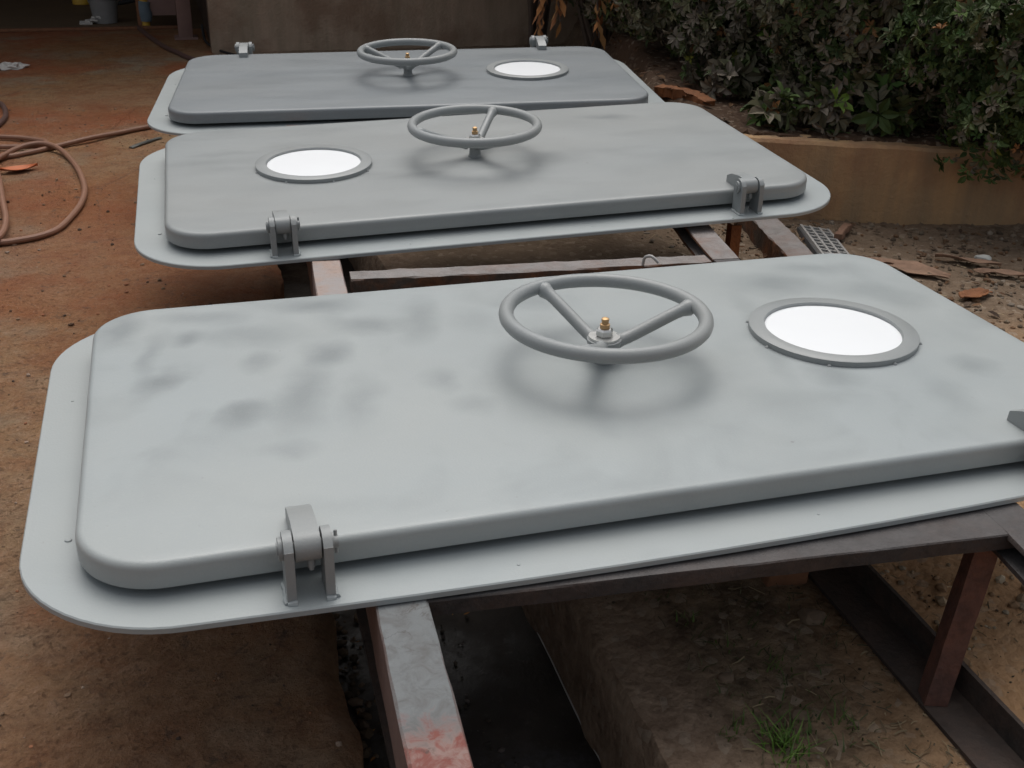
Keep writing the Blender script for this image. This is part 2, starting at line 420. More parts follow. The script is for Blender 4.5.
M_scrap = simple('brown_bark_scrap', (.24, .145, .095), .85, 0, .55, 28, .9)
M_stick = simple('weathered_stick', (.20, .11, .07), .8, 0, .3, 30, .5)
M_brick = simple('broken_orange_brick', (.19, .085, .042), .9, 0, .5, 30, .9)
M_rag = simple('dirty_white_paper', (.55, .52, .48), .8, 0, .2, 20, .4)
M_orangeleaf = simple('orange_dry_leaf', (.50, .13, .035), .6, 0, .3, 20, .3)
M_strip = simple('dark_metal_strip', (.11, .11, .10), .5, .4, .3, 20, .2)
M_bucket = simple('pale_grey_plastic', (.22, .215, .21), .5, 0, .25, 9, .1)
M_yellow = simple('dull_yellow_paint', (.55, .33, .04), .5, 0, .3, 10, .2)
M_blue = simple('faded_blue_cloth', (.13, .17, .20), .9, 0, .4, 14, .3)
M_black = simple('black_tyre_rubber', (.015, .014, .014), .8)

def tinted(name, rough=.5, spec=.35, trans=.0, bump=0.0):
    g = G(name)
    at = g.n('ShaderNodeAttribute', attribute_name='tint')
    m = g.done(at.outputs['Color'], rough, spec=spec)
    return m
M_leaf = tinted('leaf', .62, .25)
M_dryleaf = tinted('dry_leaf', .8, .2)
M_stone = tinted('pebble', .85, .25)
M_grass = tinted('grass_blade', .6, .3)

# ------------------------------------------------------------------ the three steel doors
L, W, R_LID, R_FR, MARG = 1.82, .957, .122, .232, .083
FT = .010           # frame plate thickness

def make_door(name, label, mat4, lidmat, wheel_x, spoke_ang, port, hinges, side, bow=False):
    d = empty(name, mat=mat4)
    tag(d, label, 'steel door', 'grey steel doors laid flat on the trestle')
    # frame plate with a real opening hidden under the lid
    bm = bmesh.new()
    o = rrect(L + 2 * MARG, W + 2 * MARG, R_FR, -FT)
    n = len(o)
    outer = [rrect(L + 2 * MARG, W + 2 * MARG, R_FR, -FT, edge=10), rrect(L + 2 * MARG, W + 2 * MARG, R_FR, -.002, edge=10),
             rrect(L + 2 * MARG, W + 2 * MARG, R_FR, 0, inset=.002, edge=10)]
    inner = [rrect(L - .13, W - .13, .09, 0, edge=10), rrect(L - .13, W - .13, .09, -FT, edge=10)]
    loops(bm, outer + inner + [outer[0]], False, False)
    bmesh.ops.remove_doubles(bm, verts=bm.verts, dist=1e-5)
    if bow:          # the front plate is not quite straight along its near edge
        for v in bm.verts:
            k = sstep(.30, .50, -v.co.y)
            v.co.y -= k * max(-.011, .008 - .038 * (v.co.x + .03) ** 2)
    fr = obj('frame_plate', bm, PF, d)
    # rubber seal ring under the lid
    bm = bmesh.new()
    loops(bm, [rrect(L - .09, W - .09, .10, .0005), rrect(L - .09, W - .09, .10, .02), rrect(L - .12, W - .12, .09, .02), rrect(L - .12, W - .12, .09, .0005), rrect(L - .09, W - .09, .10, .0005)], False, False)
    bmesh.ops.remove_doubles(bm, verts=bm.verts, dist=1e-5)
    obj('rubber_seal', bm, M_rubber, d)
    # pressed lid with rolled edge
    bm = bmesh.new()
    zb, br = .014, .012
    rings = [rrect(L, W, R_LID, zb + .018, inset=.045), rrect(L, W, R_LID, zb, inset=.006), rrect(L, W, R_LID, zb, inset=.001), rrect(L, W, R_LID, zb + .003)]
    for k in range(0, 6):
        a = rad(90 * k / 5)
        rings.append(rrect(L, W, R_LID, H - br + br * math.sin(a), inset=br * (1 - math.cos(a))))
    rings.append(rrect(L, W, R_LID, H, inset=.03))
    rings.append(rrect(L, W, R_LID, H, inset=.2))
    loops(bm, rings)
    lid = obj('lid', bm, lidmat, d, angle=50)
    # porthole: clamping ring, studs, film-covered glass
    px, py = port
    bm = bmesh.new()
    annulus(bm, [(.1375, .0005), (.1375, .010), (.1395, .0125), (.168, .0125), (.1705, .011), (.1705, .0005)], (px, py, H))
    ring = obj('porthole_ring', bm, PH, d)
    bm = bmesh.new()
    lathe(bm, [(.0, .0008), (.1374, .0008), (.1374, .0055), (.128, .0065), (.0, .0068)], (px, py, H), 64)
    bmesh.ops.remove_doubles(bm, verts=bm.verts, dist=1e-6)
    obj('porthole_glass', bm, M_film, ring)
    bm = bmesh.new()
    for k in range(8):
        a = rad(k * 45 + 12)
        lathe(bm, [(.0042, 0), (.0042, .002), (.002, .0045)], (px + .1725 * math.cos(a), py + .1725 * math.sin(a), H - .0005), 8)
    obj('weld_dabs', bm, PH, ring)
    bm = bmesh.new()
    for dx, dy, rr in ((-.928, -.30, .006), (-.945, .18, .003), (.60, -.555, .004), (.2, -.52, .0025), (-.3, -.53, .003)):
        lathe(bm, [(rr, -.0005), (rr * .8, rr * .35), (rr * .3, rr * .55)], (dx, dy, 0), 10)
    obj('paint_drip', bm, PF, fr)
    # spindle and handwheel
    bm = bmesh.new()
    lathe(bm, [(.021, -.001), (.021, .003), (.018, .006), (.017, .018), (.017, .034)], (wheel_x, 0, H), 24)
    obj('spindle', bm, PH, d)
    hz = H + .095
    bm = bmesh.new()
    seg = 14
    annulus(bm, [(.188 + .0142 * math.cos(2 * PI * k / seg), .0142 * math.sin(2 * PI * k / seg)) for k in range(seg)], (wheel_x, 0, hz), 96)
    rim = obj('handwheel', bm, PH, d)
    bm = bmesh.new()
    lathe(bm, [(.020, 0.0290), (.031, 0.0340), (.033, 0.0410), (.033, 0.0470), (.029, 0.0490)], (wheel_x, 0, H), 32)
    obj('hub', bm, PH, rim)
    for a in spoke_ang:
        ca, sa = math.cos(rad(a)), math.sin(rad(a))
        bm = bmesh.new()
        pts = [(wheel_x + r * ca, r * sa, H + z) for r, z in ((.026, .039), (.05, .044), (.10, .064), (.15, .084), (.185, .094))]
        sl_ = smoothline(pts, 5); nn = len(sl_)
        tube(bm, sl_, [.0122 + .0045 * math.exp(-((i - (nn - 3)) / 1.3) ** 2) + .003 * math.exp(-((i - 1) / 1.5) ** 2) for i in range(nn)], 12)
        obj('spoke', bm, PH, rim)
    bm = bmesh.new()
    lathe(bm, [(.030, 0.0492), (.030, 0.0532), (.013, 0.0534)], (wheel_x, 0, H), 28)
    obj('washer', bm, M_zinc, rim)
    bm = bmesh.new()
    lathe(bm, [(.0155, 0.0535), (.0172, 0.0555), (.0172, 0.0650), (.0135, 0.0685), (.009, 0.0690)], (wheel_x, 0, H), 6)
    obj('nut', bm, M_zinc, rim, angle=20)
    bm = bmesh.new()
    lathe(bm, [(.0095, 0.0692), (.0095, 0.0770), (.0068, 0.0780), (.0068, 0.0835), (.0075, 0.0845), (.0075, 0.0880), (.004, 0.0900)], (wheel_x, 0, H), 14)
    obj('grease_nipple', bm, M_brass, rim)
    # hinges: two cheeks welded to the frame, a lug from the lid, a pin through all
    for hx in hinges:
        s = side
        hg = None
        def Y(v): return s * v
        bm = bmesh.new()
        prof = []   # side outline of the lug (y,z)
        yb, zbp, rb = .513, .074, .021
        prof = [(.405, H + .0005), (.407, .074), (.435, .087), (.480, .0945)]
        for k in range(0, 11):
            a = rad(95 - k * 21)
            prof.append((yb + rb * math.cos(a), zbp + rb * math.sin(a)))
        prof += [(.486, .0565), (.470, H + .0005)]
        V = [[bm.verts.new((hx + sx, Y(y), z)) for y, z in prof] for sx in (-.0178, .0178)]
        m = len(prof)
        for j in range(m):
            bm.faces.new((V[0][j], V[0][(j + 1) % m], V[1][(j + 1) % m], V[1][j]))
        bm.faces.new(V[0][::-1]); bm.faces.new(V[1])
        hg = obj('hinge', bm, PH, d)
        for sx in (-1, 1):
            bm = bmesh.new()
            cp = [(.488, -.0005), (.540, -.0005), (.541, .062), (.539, .082)]
            for k in range(0, 6):
                a = rad(20 + k * 28)
                cp.append((.5135 + .0265 * math.cos(a), .074 + .0235 * math.sin(a)))
            cp += [(.4885, .066)]
            xs = (hx + sx * .0202, hx + sx * .0330)
            V = [[bm.verts.new((x, Y(y), z)) for y, z in cp] for x in xs]
            m = len(cp)
            for j in range(m):
                bm.faces.new((V[0][j], V[0][(j + 1) % m], V[1][(j + 1) % m], V[1][j]))
            bm.faces.new(V[0][::-1]); bm.faces.new(V[1])
            bmesh.ops.bevel(bm, geom=[e for e in bm.edges if len(e.link_faces) == 2 and e.calc_face_angle(0) > 1.2], offset=.0015, segments=1, affect='EDGES')
            obj('cheek_plate', bm, PH, hg)
            # weld bead at the foot
            bm = bmesh.new()
            pts = [(hx + sx * .034 + random.uniform(-.001, .001), Y(.492 + .007 * k), .001) for k in range(8)]
            tube(bm, pts, [random.uniform(.003, .0055) for _ in pts], 8)
            pts = [(hx + sx * (.020 + .0033 * k), Y(.5415), .001) for k in range(5)]
            tube(bm, pts, [random.uniform(.003, .005) for _ in pts], 8)
            obj('weld_bead', bm, PF, hg)
        bm = bmesh.new()
        cyl(bm, (hx - .041, Y(yb), zbp), (hx + .043, Y(yb), zbp), .009, 16)
        cyl(bm, (hx - .039, Y(yb), zbp), (hx - .0335, Y(yb), zbp), .0165, 20)
        cyl(bm, (hx + .0335, Y(yb), zbp), (hx + .0365, Y(yb), zbp), .014, 20)
        cyl(bm, (hx + .040, Y(yb + .004), zbp - .016), (hx + .040, Y(yb - .004), zbp + .016), .0025, 8)
        obj('pin', bm, PH, hg)
        bm = bmesh.new()
        cyl(bm, (hx + .004, Y(yb + .002), zbp - .020), (hx + .004, Y(yb + .006), zbp - .032), .0055, 8)
        cyl(bm, (hx + .004, Y(yb + .006), zbp - .032), (hx + .004, Y(yb + .007), zbp - .036), .0035, 8)
        obj('grease_nipple', bm, PH, hg)
    return d

def m4(o, ex, ey, n):
    return Matrix(((ex[0], ey[0], n[0], o[0]), (ex[1], ey[1], n[1], o[1]), (ex[2], ey[2], n[2], o[2]), (0, 0, 0, 1)))
D1 = m4((0, 0, 0), (1, 0, 0), (0, 1, 0), (0, 0, 1))
D2 = m4((.1598, 1.4309, .03662), (.99926, -.02694, .02744), (.02575, .99875, .04282), (-.02856, -.04208, .99871))
D3 = m4((.23114, 2.75276, .03692), (.99033, -.13709, .0214), (.13594, .98954, .04834), (-.0278, -.04496, .9986))
make_door('steel_door', 'pale grey steel door nearest the camera, mottled with dark paint smudges and painted handwheel shadow, white porthole on its right', D1, P1, .030, (2.5, 113, 238), (.541, .017), (-.600, .651), -1, True)
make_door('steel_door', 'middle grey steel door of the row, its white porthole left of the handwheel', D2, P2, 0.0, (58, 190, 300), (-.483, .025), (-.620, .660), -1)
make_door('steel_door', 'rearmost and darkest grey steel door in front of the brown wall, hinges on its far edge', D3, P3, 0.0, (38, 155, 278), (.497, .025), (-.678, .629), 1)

# ------------------------------------------------------------------ the trestle
GZ = -.35
tr = empty('steel_trestle', (0, .9, GZ))
tag(tr, 'rusty welded steel trestle carrying the three grey doors', 'trestle')
Tinv = Matrix.Translation((0, -.9, -GZ))
def tpart(name, bm, mat, angle=30):
    bm.transform(Tinv)
    return obj(name, bm, mat, tr, angle=angle)

def sweep_box(bm, pts, w, h, sub=.05, rough=.0012):
    """bar whose top centre line follows pts; slightly uneven like old steel"""
    P = [Vector(p) for p in pts]; Q = []
    for a, b in zip(P, P[1:]):
        n = max(1, int((b - a).length / sub))
        for k in range(n): Q.append(a.lerp(b, k / n))
    Q.append(P[-1])
    rings = []
    for i, p in enumerate(Q):
        t = (Q[min(i + 1, len(Q) - 1)] - Q[max(i - 1, 0)]); t.z = 0; t.normalize()
        s = Vector((t.y, -t.x, 0))
        j = lambda: random.uniform(-rough, rough)
        b = .003
        a_ = w / 2
        prof = [(-a_, -h), (-a_, -b), (-a_ + b, 0), (a_ - b, 0), (a_, -b), (a_, -h)]
        rings.append([p + s * (x + j()) + Vector((0, 0, z + j() * .5)) for x, z in prof])
    loops(bm, rings)

# left rail: channel, flanges to the left
def channel(bm, pts, w, h, t=.008, flip=1):
    P = [Vector(p) for p in pts]; Q = []
    for a, b in zip(P, P[1:]):
        n = max(1, int((b - a).length / .06))
        for k in range(n): Q.append(a.lerp(b, k / n))
    Q.append(P[-1])
    rings = []
    a_ = w / 2
    prof = [(-a_, -t), (-a_, -.002), (-a_ + .002, 0), (a_ - .002, 0), (a_, -.002), (a_, -h), (-a_, -h), (-a_, -h + t), (a_ - t, -h + t), (a_ - t, -t)]
    for i, p in enumerate(Q):
        t_ = (Q[min(i + 1, len(Q) - 1)] - Q[max(i - 1, 0)]); t_.z = 0; t_.normalize()
        s = Vector((t_.y, -t_.x, 0)) * flip
        j = lambda: random.uniform(-.001, .001)
        rings.append([p + s * (x + j()) + Vector((0, 0, z + j() * .6)) for x, z in prof])
    loops(bm, rings)
ZR = -.0125
bm = bmesh.new(); sweep_box(bm, [(-.522, -1.35, ZR), (-.488, -.70, ZR), (-.425, .30, ZR), (-.378, .88, ZR)], .074, .115)
tpart('rail', bm, M_rail)
bm = bmesh.new(); sweep_box(bm, [(-.378, .884, ZR), (-.30, 2.0, .014), (-.26, 2.6, -.004), (-.24, 3.3, .02)], .074, .115)
tpart('rail', bm, M_rail)
bm = bmesh.new(); channel(bm, [(.40, -1.35, ZR), (.512, -.62, ZR - .001), (.59, .30, ZR), (.63, .66, ZR)], .072, .05)
tpart('rail', bm, M_rust_dark)
bm = bmesh.new(); channel(bm, [(.6305, .664, ZR), (.66, .90, .000), (.72, 1.30, .02), (.80, 2.0, .040), (.86, 2.6, .03), (.9, 3.3, .05)], .072, .05)
tpart('rail', bm, M_rust)
# cross beams
bm = bmesh.new(); channel(bm, [(-.445, -.519, ZR - .002), (.498, -.588, ZR - .002)], .088, .026, flip=1)
tpart('cross_beam', bm, M_rust_dark)
bm = bmesh.new(); sweep_box(bm, [(-.335, .766, ZR - .002), (.588, .682, ZR - .002)], .062, .05, .03, .0028)
tpart('cross_beam', bm, M_rust)
bm = bmesh.new(); sweep_box(bm, [(-.27, 2.14, -.02), (.80, 2.08, .0)], .07, .06)
tpart('cross_beam', bm, M_rust_dark)
bm = bmesh.new(); tube(bm, smoothline([(.40, .672, ZR), (.403, .668, ZR + .02), (.415, .655, ZR + .026), (.43, .642, ZR + .012)], 4), .004, 8)
tag(obj('bent_wire', bm, M_grate), 'short bent grey wire hooked over the dusty cross beam behind the handwheel', 'wire')
# legs (angle iron)
def angle_leg(p0, p1, w=.06, t=.007, rz=0.0):
    bm = bmesh.new()
    a, b = Vector(p0), Vector(p1)
    u = Vector((math.cos(rz), math.sin(rz), 0)); v = Vector((-math.sin(rz), math.cos(rz), 0))
    prof = [(0, 0), (w, 0), (w, t), (t, t), (t, w), (0, w)]
    n = 8
    loops(bm, [[a.lerp(b, k / n) + u * (x + random.uniform(-.0008, .0008)) + v * y for x, y in prof] for k in range(n + 1)])
    return bm
tpart('leg', angle_leg((.460, -.590, -.044), (.388, -.632, GZ + .012), .038, rz=-.35), M_rust_red)
tpart('leg', angle_leg((-.40, .35, -.133), (-.41, .35, GZ + .008), .06, rz=PI / 2), M_rust_dark)
tpart('leg', angle_leg((.806, .972, -.032), (.806, .972, GZ), .032), M_rust_orange)
tpart('leg', angle_leg((-.36, .93, -.135), (-.36, .93, GZ), .06, rz=PI / 2), M_rust_dark)
tpart('leg', angle_leg((-.28, 2.55, -.10), (-.28, 2.55, GZ), .06), M_rust_dark)
tpart('leg', angle_leg((.86, 2.6, -.03), (.86, 2.6, GZ), .06), M_rust_dark)
# base angles lying on the ground
def base_angle(p, q, w=.075, up=.055, t=.008, left=True):
    bm = bmesh.new(); a, b = Vector(p), Vector(q); d = (b - a).normalized(); s = Vector((d.y, -d.x, 0))
    prof = [(-w, 0), (0, 0), (0, up), (-t, up), (-t, t), (-w, t)]
    n = 24
    loops(bm, [[a.lerp(b, k / n) + s * (x + random.uniform(-.0007, .0007)) + Vector((0, 0, z)) for x, z in prof] for k in range(n + 1)])
    return bm
tpart('base_angle', base_angle((.455, -1.45, GZ + .003), (.515, .95, GZ + .003), .088, .06), M_rust_base)
tpart('base_angle', base_angle((-.470, -1.45, GZ + .006), (-.385, .95, GZ + .006), .06, .05), M_rust_base)

# ------------------------------------------------------------------ the ground
def plane_obj(name, x0, x1, y0, y1, z, mat):
    return raw(name, [(x0, y0, z), (x1, y0, z), (x1, y1, z), (x0, y1, z)], [(0, 1, 2, 3)], mat)
tag(plane_obj('ground', -80, 80, -80, 80, -.565, M_gutter), kind='structure')

def slab_edge(y):
    return -.535 + .055 * max(0.0, min(y + .2, 3.0)) + .018 * noise.noise((y * 3.1, 0, 1)) + .014 * noise.noise((y * 13, 2, 1)) + .03 * (y > -5) * 0
# slab: dense grid near the trestle so that its worn surface is real relief
def slab():
    vs, fs = [], []
    ys = [-60, -20, -6, -2.5] + [-1.6 + .035 * k for k in range(175)] + [5, 7.24]
    xs = [-60, -20, -6, -3.6] + [-2.6 + .04 * k for k in range(49)]
    for y in ys:
        e = slab_edge(y)
        row = [x for x in xs if x < -.66]  # coarse columns, then the broken edge
        row = row + [e - .11, e - .07, e - .035, e - .012, e]
        row = sorted(row)
        for k, x in enumerate(row):
            near = 1.0 if (-1.8 < y < 4.6 and x > -2.7) else 0.0
            z = -.35 + near * (.004 * noise.noise((x * 2, y * 2, 0)) + .003 * noise.noise((x * 9, y * 9, 3)))
            if x >= e - .012: z -= .012 if x < e else .022
            vs.append((x, y, z))
        vs.append((e - .004, y, -.60))
    nrow = len(vs) // len(ys)
    for j in range(len(ys) - 1):
        for i in range(nrow - 1):
            a = j * nrow + i
            fs.append((a, a + 1, a + nrow + 1, a + nrow))
    return raw('concrete_slab', vs, fs, M_slab, smooth=True)
tag(slab(), kind='structure')

WALL_A, WALL_B = Vector((1.30, 1.972)), Vector((4.4, 1.05))
def wall_y(x): return WALL_A.y + (x - WALL_A.x) * (WALL_B.y - WALL_A.y) / (WALL_B.x - WALL_A.x)
def planter_left(y): return 1.20 + .42 * sstep(2.7, 4.2, y) + .45 * sstep(4.2, 5.6, y)
def soil_z(x, y):
    k = sstep(.06, .16, x)
    z = -.352 + (.004 + .010 * k) * noise.noise((x * 3, y * 3, 5)) + (.002 + .006 * k) * noise.noise((x * 11, y * 11, 7)) + .003 * k * noise.noise((x * 34, y * 34, 1))
    z -= .012 * math.exp(-(((x - .03) / .045) ** 2 + ((y + .37) / .09) ** 2))
    z += .02 * sstep(.5, 1.6, y) * sstep(.9, 2.2, x) * 0
    if x > 1.1 and y > 1.5:
        b = sstep(.02, .06, y - wall_y(x)) * sstep(0.0, .2, x - planter_left(y) + .05 * noise.noise((y * 3, 0, 0)))
        top = -.022 + .012 * noise.noise((x * 4, y * 4, 2)) + .012 * noise.noise((x * 15, y * 15, 2)) + .03 * sstep(2, 6, y)
        top -= .033 * max(0, x - 1.3)
        z = z * (1 - b) + top * b
    return z
def soil():
    vs, fs = [], []
    ys = [-60, -12, -3] + [-1.7 + .028 * k for k in range(139)] + [2.25 + .06 * k for k in range(64)] + [6.6, 12, 60]
    xs0 = [.0 + .028 * k for k in range(1, 101)] + [2.9 + .1 * k for k in range(17)] + [5, 12, 60]
    for y in ys:
        e = -.082 + .010 * noise.noise((y * 4, 9, 1)) + .006 * noise.noise((y * 17, 4, 1))
        row = [e - .006, e, e + .008, e + .03] + xs0
        for k, x in enumerate(row):
            if k == 0: vs.append((x, y, -.60)); continue
            z = soil_z(x, y) if (-2 < y < 6.5 and x < 5) else -.36
            if k == 1: z -= .016
            vs.append((x, y, z))
    nrow = len(vs) // len(ys)
    for j in range(len(ys) - 1):
        for i in range(nrow - 1):
            a = j * nrow + i
            fs.append((a, a + 1, a + nrow + 1, a + nrow))
    return raw('soil', vs, fs, M_soil, smooth=True)
tag(soil(), kind='structure')

# debris lying in the gutter
def pebbles(name, n, fn, smin, smax, cols, mat=M_stone, flat=.6):
    vs, fs, col = [], [], []
    base = bmesh.new(); bmesh.ops.create_icosphere(base, subdivisions=1, radius=1.0)
    bv = [v.co.copy() for v in base.verts]; bf = [[v.index for v in f.verts] for f in base.faces]; base.free()
    for _ in range(n):
        p = fn()
        if p is None: continue
        s = smin * (smax / smin) ** (random.random() ** 2.2)
        sx, sy, sz = s * random.uniform(.7, 1.3), s * random.uniform(.6, 1.1), s * random.uniform(.4, .9) * flat / .6
        a = random.random() * 6.28; ca, sa = math.cos(a), math.sin(a)
        c = random.choice(cols); k = random.uniform(.7, 1.25); c = tuple(x * k for x in c)
        o = len(vs); sd = random.random() * 50
        for v in bv:
            q = v * (1 + .35 * noise.noise(v * 1.3 + Vector((sd, 0, 0))))
            x, y = q.x * sx, q.y * sy
            vs.append((p[0] + x * ca - y * sa, p[1] + x * sa + y * ca, p[2] + q.z * sz + sz * .3))
            col.append(c)
        fs += [tuple(o + i for i in f) for f in bf]
    return raw(name, vs, fs, mat, smooth=False, col=col)
SC = [(.15, .11, .075), (.11, .08, .055), (.18, .14, .10), (.13, .075, .042), (.22, .18, .14), (.09, .065, .045), (.16, .09, .05)]
def on_soil(x0, x1, y0, y1):
    def f():
        x, y = random.uniform(x0, x1), random.uniform(y0, y1)
        if x > 1.1 and -.03 < y - wall_y(x) < .14: return None
        return (x, y, soil_z(x, y))
    return f
def near_fn():
    x = -.02 + abs(random.gauss(0, .45)); y = random.uniform(-1.0, .4)
    if x < .08 and random.random() < .8: return None
    return (x, y, soil_z(x, y))
tag(pebbles('gravel', 2600, on_soil(.9, 3.0, .4, 2.0), .004, .016, SC), kind='stuff')
tag(pebbles('gravel', 1000, near_fn, .0015, .0045, [(.11, .08, .05), (.08, .06, .04), (.14, .11, .08), (.10, .065, .04), (.06, .045, .03)]), kind='stuff')
tag(pebbles('gravel', 350, on_soil(.42, .85, -1.0, .2), .004, .016, [(.30, .22, .14), (.24, .15, .085), (.34, .28, .20)]), kind='stuff')
def slab_fn():
    x = random.uniform(-2.4, -.56); y = random.uniform(-1.2, 4.5)
    return (x, y, -.35)
tag(pebbles('grit', 2600, slab_fn, .0015, .009, [(.26, .17, .11), (.14, .08, .05), (.34, .25, .19), (.09, .06, .045), (.30, .13, .07)]), kind='stuff')
def gut_fn():
    y = random.uniform(-1.2, 1.5); x = slab_edge(y) + .008 + abs(random.gauss(0, .035))
    return (x, y, -.558)
tag(pebbles('gutter_rubble', 500, gut_fn, .004, .016, [(.10, .07, .045), (.14, .10, .07), (.06, .045, .032)]), kind='stuff')
def gut2():
    y = random.uniform(-.85, .4); x = -.36 + .12 * random.random() + .06 * noise.noise((y * 4, 0, 0))
    return (x, y, -.562)
tag(pebbles('gutter_rubble', 260, gut2, .002, .008, [(.09, .075, .06), (.13, .11, .10), (.05, .042, .035)]), kind='stuff')

# fallen-leaf litter: small curled flakes
def litter(name, n, fn, smin, smax, cols):
    vs, fs, col = [], [], []
    for _ in range(n):
        p = fn()
        if p is None: continue
        s = random.uniform(smin, smax); a = random.random() * 6.28
        u = Vector((math.cos(a), math.sin(a), random.uniform(-.25, .25))).normalized()
        v = Vector((-u.y, u.x, random.uniform(-.4, .4))).normalized()
        w = s * random.uniform(.25, .42)
        c = Vector(p) + Vector((0, 0, .004 + s * .08))
        lift = random.uniform(.05, .35) * w
        o = len(vs)
        for q in (c - u * s * .5, c - u * s * .1 + v * w * .5 + Vector((0, 0, lift)), c + u * s * .25 + v * w * .38 + Vector((0, 0, lift)), c + u * s * .5,
                  c + u * s * .25 - v * w * .38 + Vector((0, 0, lift)), c - u * s * .1 - v * w * .5 + Vector((0, 0, lift)), c):
            vs.append(tuple(q))
        fs += [(o, o + 6, o + 1), (o + 1, o + 6, o + 2), (o + 2, o + 6, o + 3), (o + 3, o + 6, o + 4), (o + 4, o + 6, o + 5), (o + 5, o + 6, o)]
        k = random.uniform(.6, 1.3); cc = tuple(x * k for x in random.choice(cols)); col += [cc] * 7
    return raw(name, vs, fs, M_dryleaf, smooth=False, col=col)
LC = [(.11, .06, .035), (.08, .05, .035), (.13, .075, .04), (.10, .07, .05), (.17, .09, .045)]
tag(litter('leaf_litter', 900, on_soil(1.3, 2.9, 2.0, 5.6), .03, .075, LC), kind='stuff')
tag(litter('leaf_litter', 420, on_soil(1.0, 2.8, .6, 1.9), .015, .05, LC), kind='stuff')
tag(litter('leaf_litter', 70, near_fn, .006, .013, [(.12, .085, .05), (.17, .12, .07), (.09, .07, .045), (.22, .16, .09)]), kind='stuff')
def gut3(): return (random.uniform(-.5, -.12), random.uniform(-.8, .2), -.560)
tag(litter('leaf_litter', 14, gut3, .012, .02, [(.32, .17, .04), (.25, .12, .04)]), kind='stuff')

# dry straw and twig bits lying flat
def straw(name, n, fn, cols, lmin, lmax):
    vs, fs, col = [], [], []
    for _ in range(n):
        p = fn()
        if p is None: continue
        a = random.random() * 6.28; l = random.uniform(lmin, lmax); w = random.uniform(.0005, .0012)
        u = Vector((math.cos(a), math.sin(a), random.uniform(-.12, .12))); v = Vector((-u.y, u.x, 0)) * w
        b = Vector((-u.y, u.x, 0)) * l * random.uniform(-.15, .15)
        o = len(vs); c = Vector(p) + Vector((0, 0, .004))
        for t, q in ((-.5, Vector()), (0, b), (.5, Vector())):
            m_ = c + u * l * t + q
            vs.extend([tuple(m_ - v), tuple(m_ + v + Vector((0, 0, w)))])
        fs.extend([(o, o + 1, o + 3, o + 2), (o + 2, o + 3, o + 5, o + 4)])
        k = random.uniform(.6, 1.3); cc = tuple(x * k for x in random.choice(cols)); col += [cc] * 6
    return raw(name, vs, fs, M_dryleaf, smooth=False, col=col)
STR = [(.30, .22, .13), (.20, .15, .09), (.14, .11, .07), (.36, .28, .17), (.10, .09, .05)]
def near2():
    x = random.uniform(.06, .40); y = random.uniform(-.9, .15)
    return (x, y, soil_z(x, y))
tag(straw('straw', 650, near2, [(.20, .15, .09), (.13, .10, .065), (.10, .08, .05), (.26, .20, .12), (.08, .075, .04)], .006, .035), kind='stuff')
tag(straw('straw', 260, on_soil(.4, .9, -1.0, .3), STR, .008, .03), kind='stuff')
tag(straw('straw', 500, on_soil(.9, 2.8, .4, 1.9), STR, .012, .05), kind='stuff')

# grass on the soil near the trestle foot
def grass():
    vs, fs, col = [], [], []
    def blade(x, y, h, c):
        z = soil_z(x, y) - .003; a = random.random() * 6.28; w = random.uniform(.0012, .0024)
        lean = random.uniform(.2, 1.1) * h; d = Vector((math.cos(a), math.sin(a), 0)); s = Vector((-d.y, d.x, 0)) * w
        p = Vector((x, y, z)); o = len(vs)
        for t in (0, .5, 1):
            q = p + d * lean * t * t + Vector((0, 0, h * (t - .25 * t * t)))
            k = 1 - .85 * t
            vs.extend([tuple(q - s * k), tuple(q + s * k)]); col.extend([c, c])
        fs.extend([(o, o + 1, o + 3, o + 2), (o + 2, o + 3, o + 5, o + 4)])
    for _ in range(90): blade(random.gauss(.12, .018), random.gauss(-.645, .02), random.uniform(.02, .06), random.choice([(.09, .17, .025), (.06, .12, .02), (.12, .2, .04)]))
    for _ in range(60): blade(random.gauss(.16, .05), random.gauss(-.56, .05), random.uniform(.015, .045), random.choice([(.06, .10, .02), (.05, .08, .02)]))
    for cx, cy, k in ((.20, -.48, 18), (.06, -.60, 12), (.25, -.62, 14), (.15, -.40, 12), (.10, -.30, 10)):
        for _ in range(k): blade(random.gauss(cx, .012), random.gauss(cy, .012), random.uniform(.012, .035), random.choice([(.07, .12, .022), (.09, .13, .03), (.06, .09, .02)]))
    for _ in range(160): blade(random.uniform(.05, .35), random.uniform(-.7, .1), random.uniform(.012, .035), random.choice([(.06, .075, .025), (.11, .10, .05), (.05, .07, .02)]))
    return raw('grass', vs, fs, M_grass, col=col)
tag(grass(), kind='stuff')

bm = bmesh.new(); tube(bm, smoothline([(-.086 + random.uniform(-.002, .002), -1.0 + .09 * k, -.5615) for k in range(13)], 4), .0016, 6)  # pale tube standing in for the wet glint where floor meets wall
tag(obj('wire', bm, simple('pale_wet_glint', (.6, .6, .58), .35, .3)), 'thin pale tube drawn as the wet glint along the corner of the dark gutter', 'wire')  # no real wire: the tube stands in for the wet glint

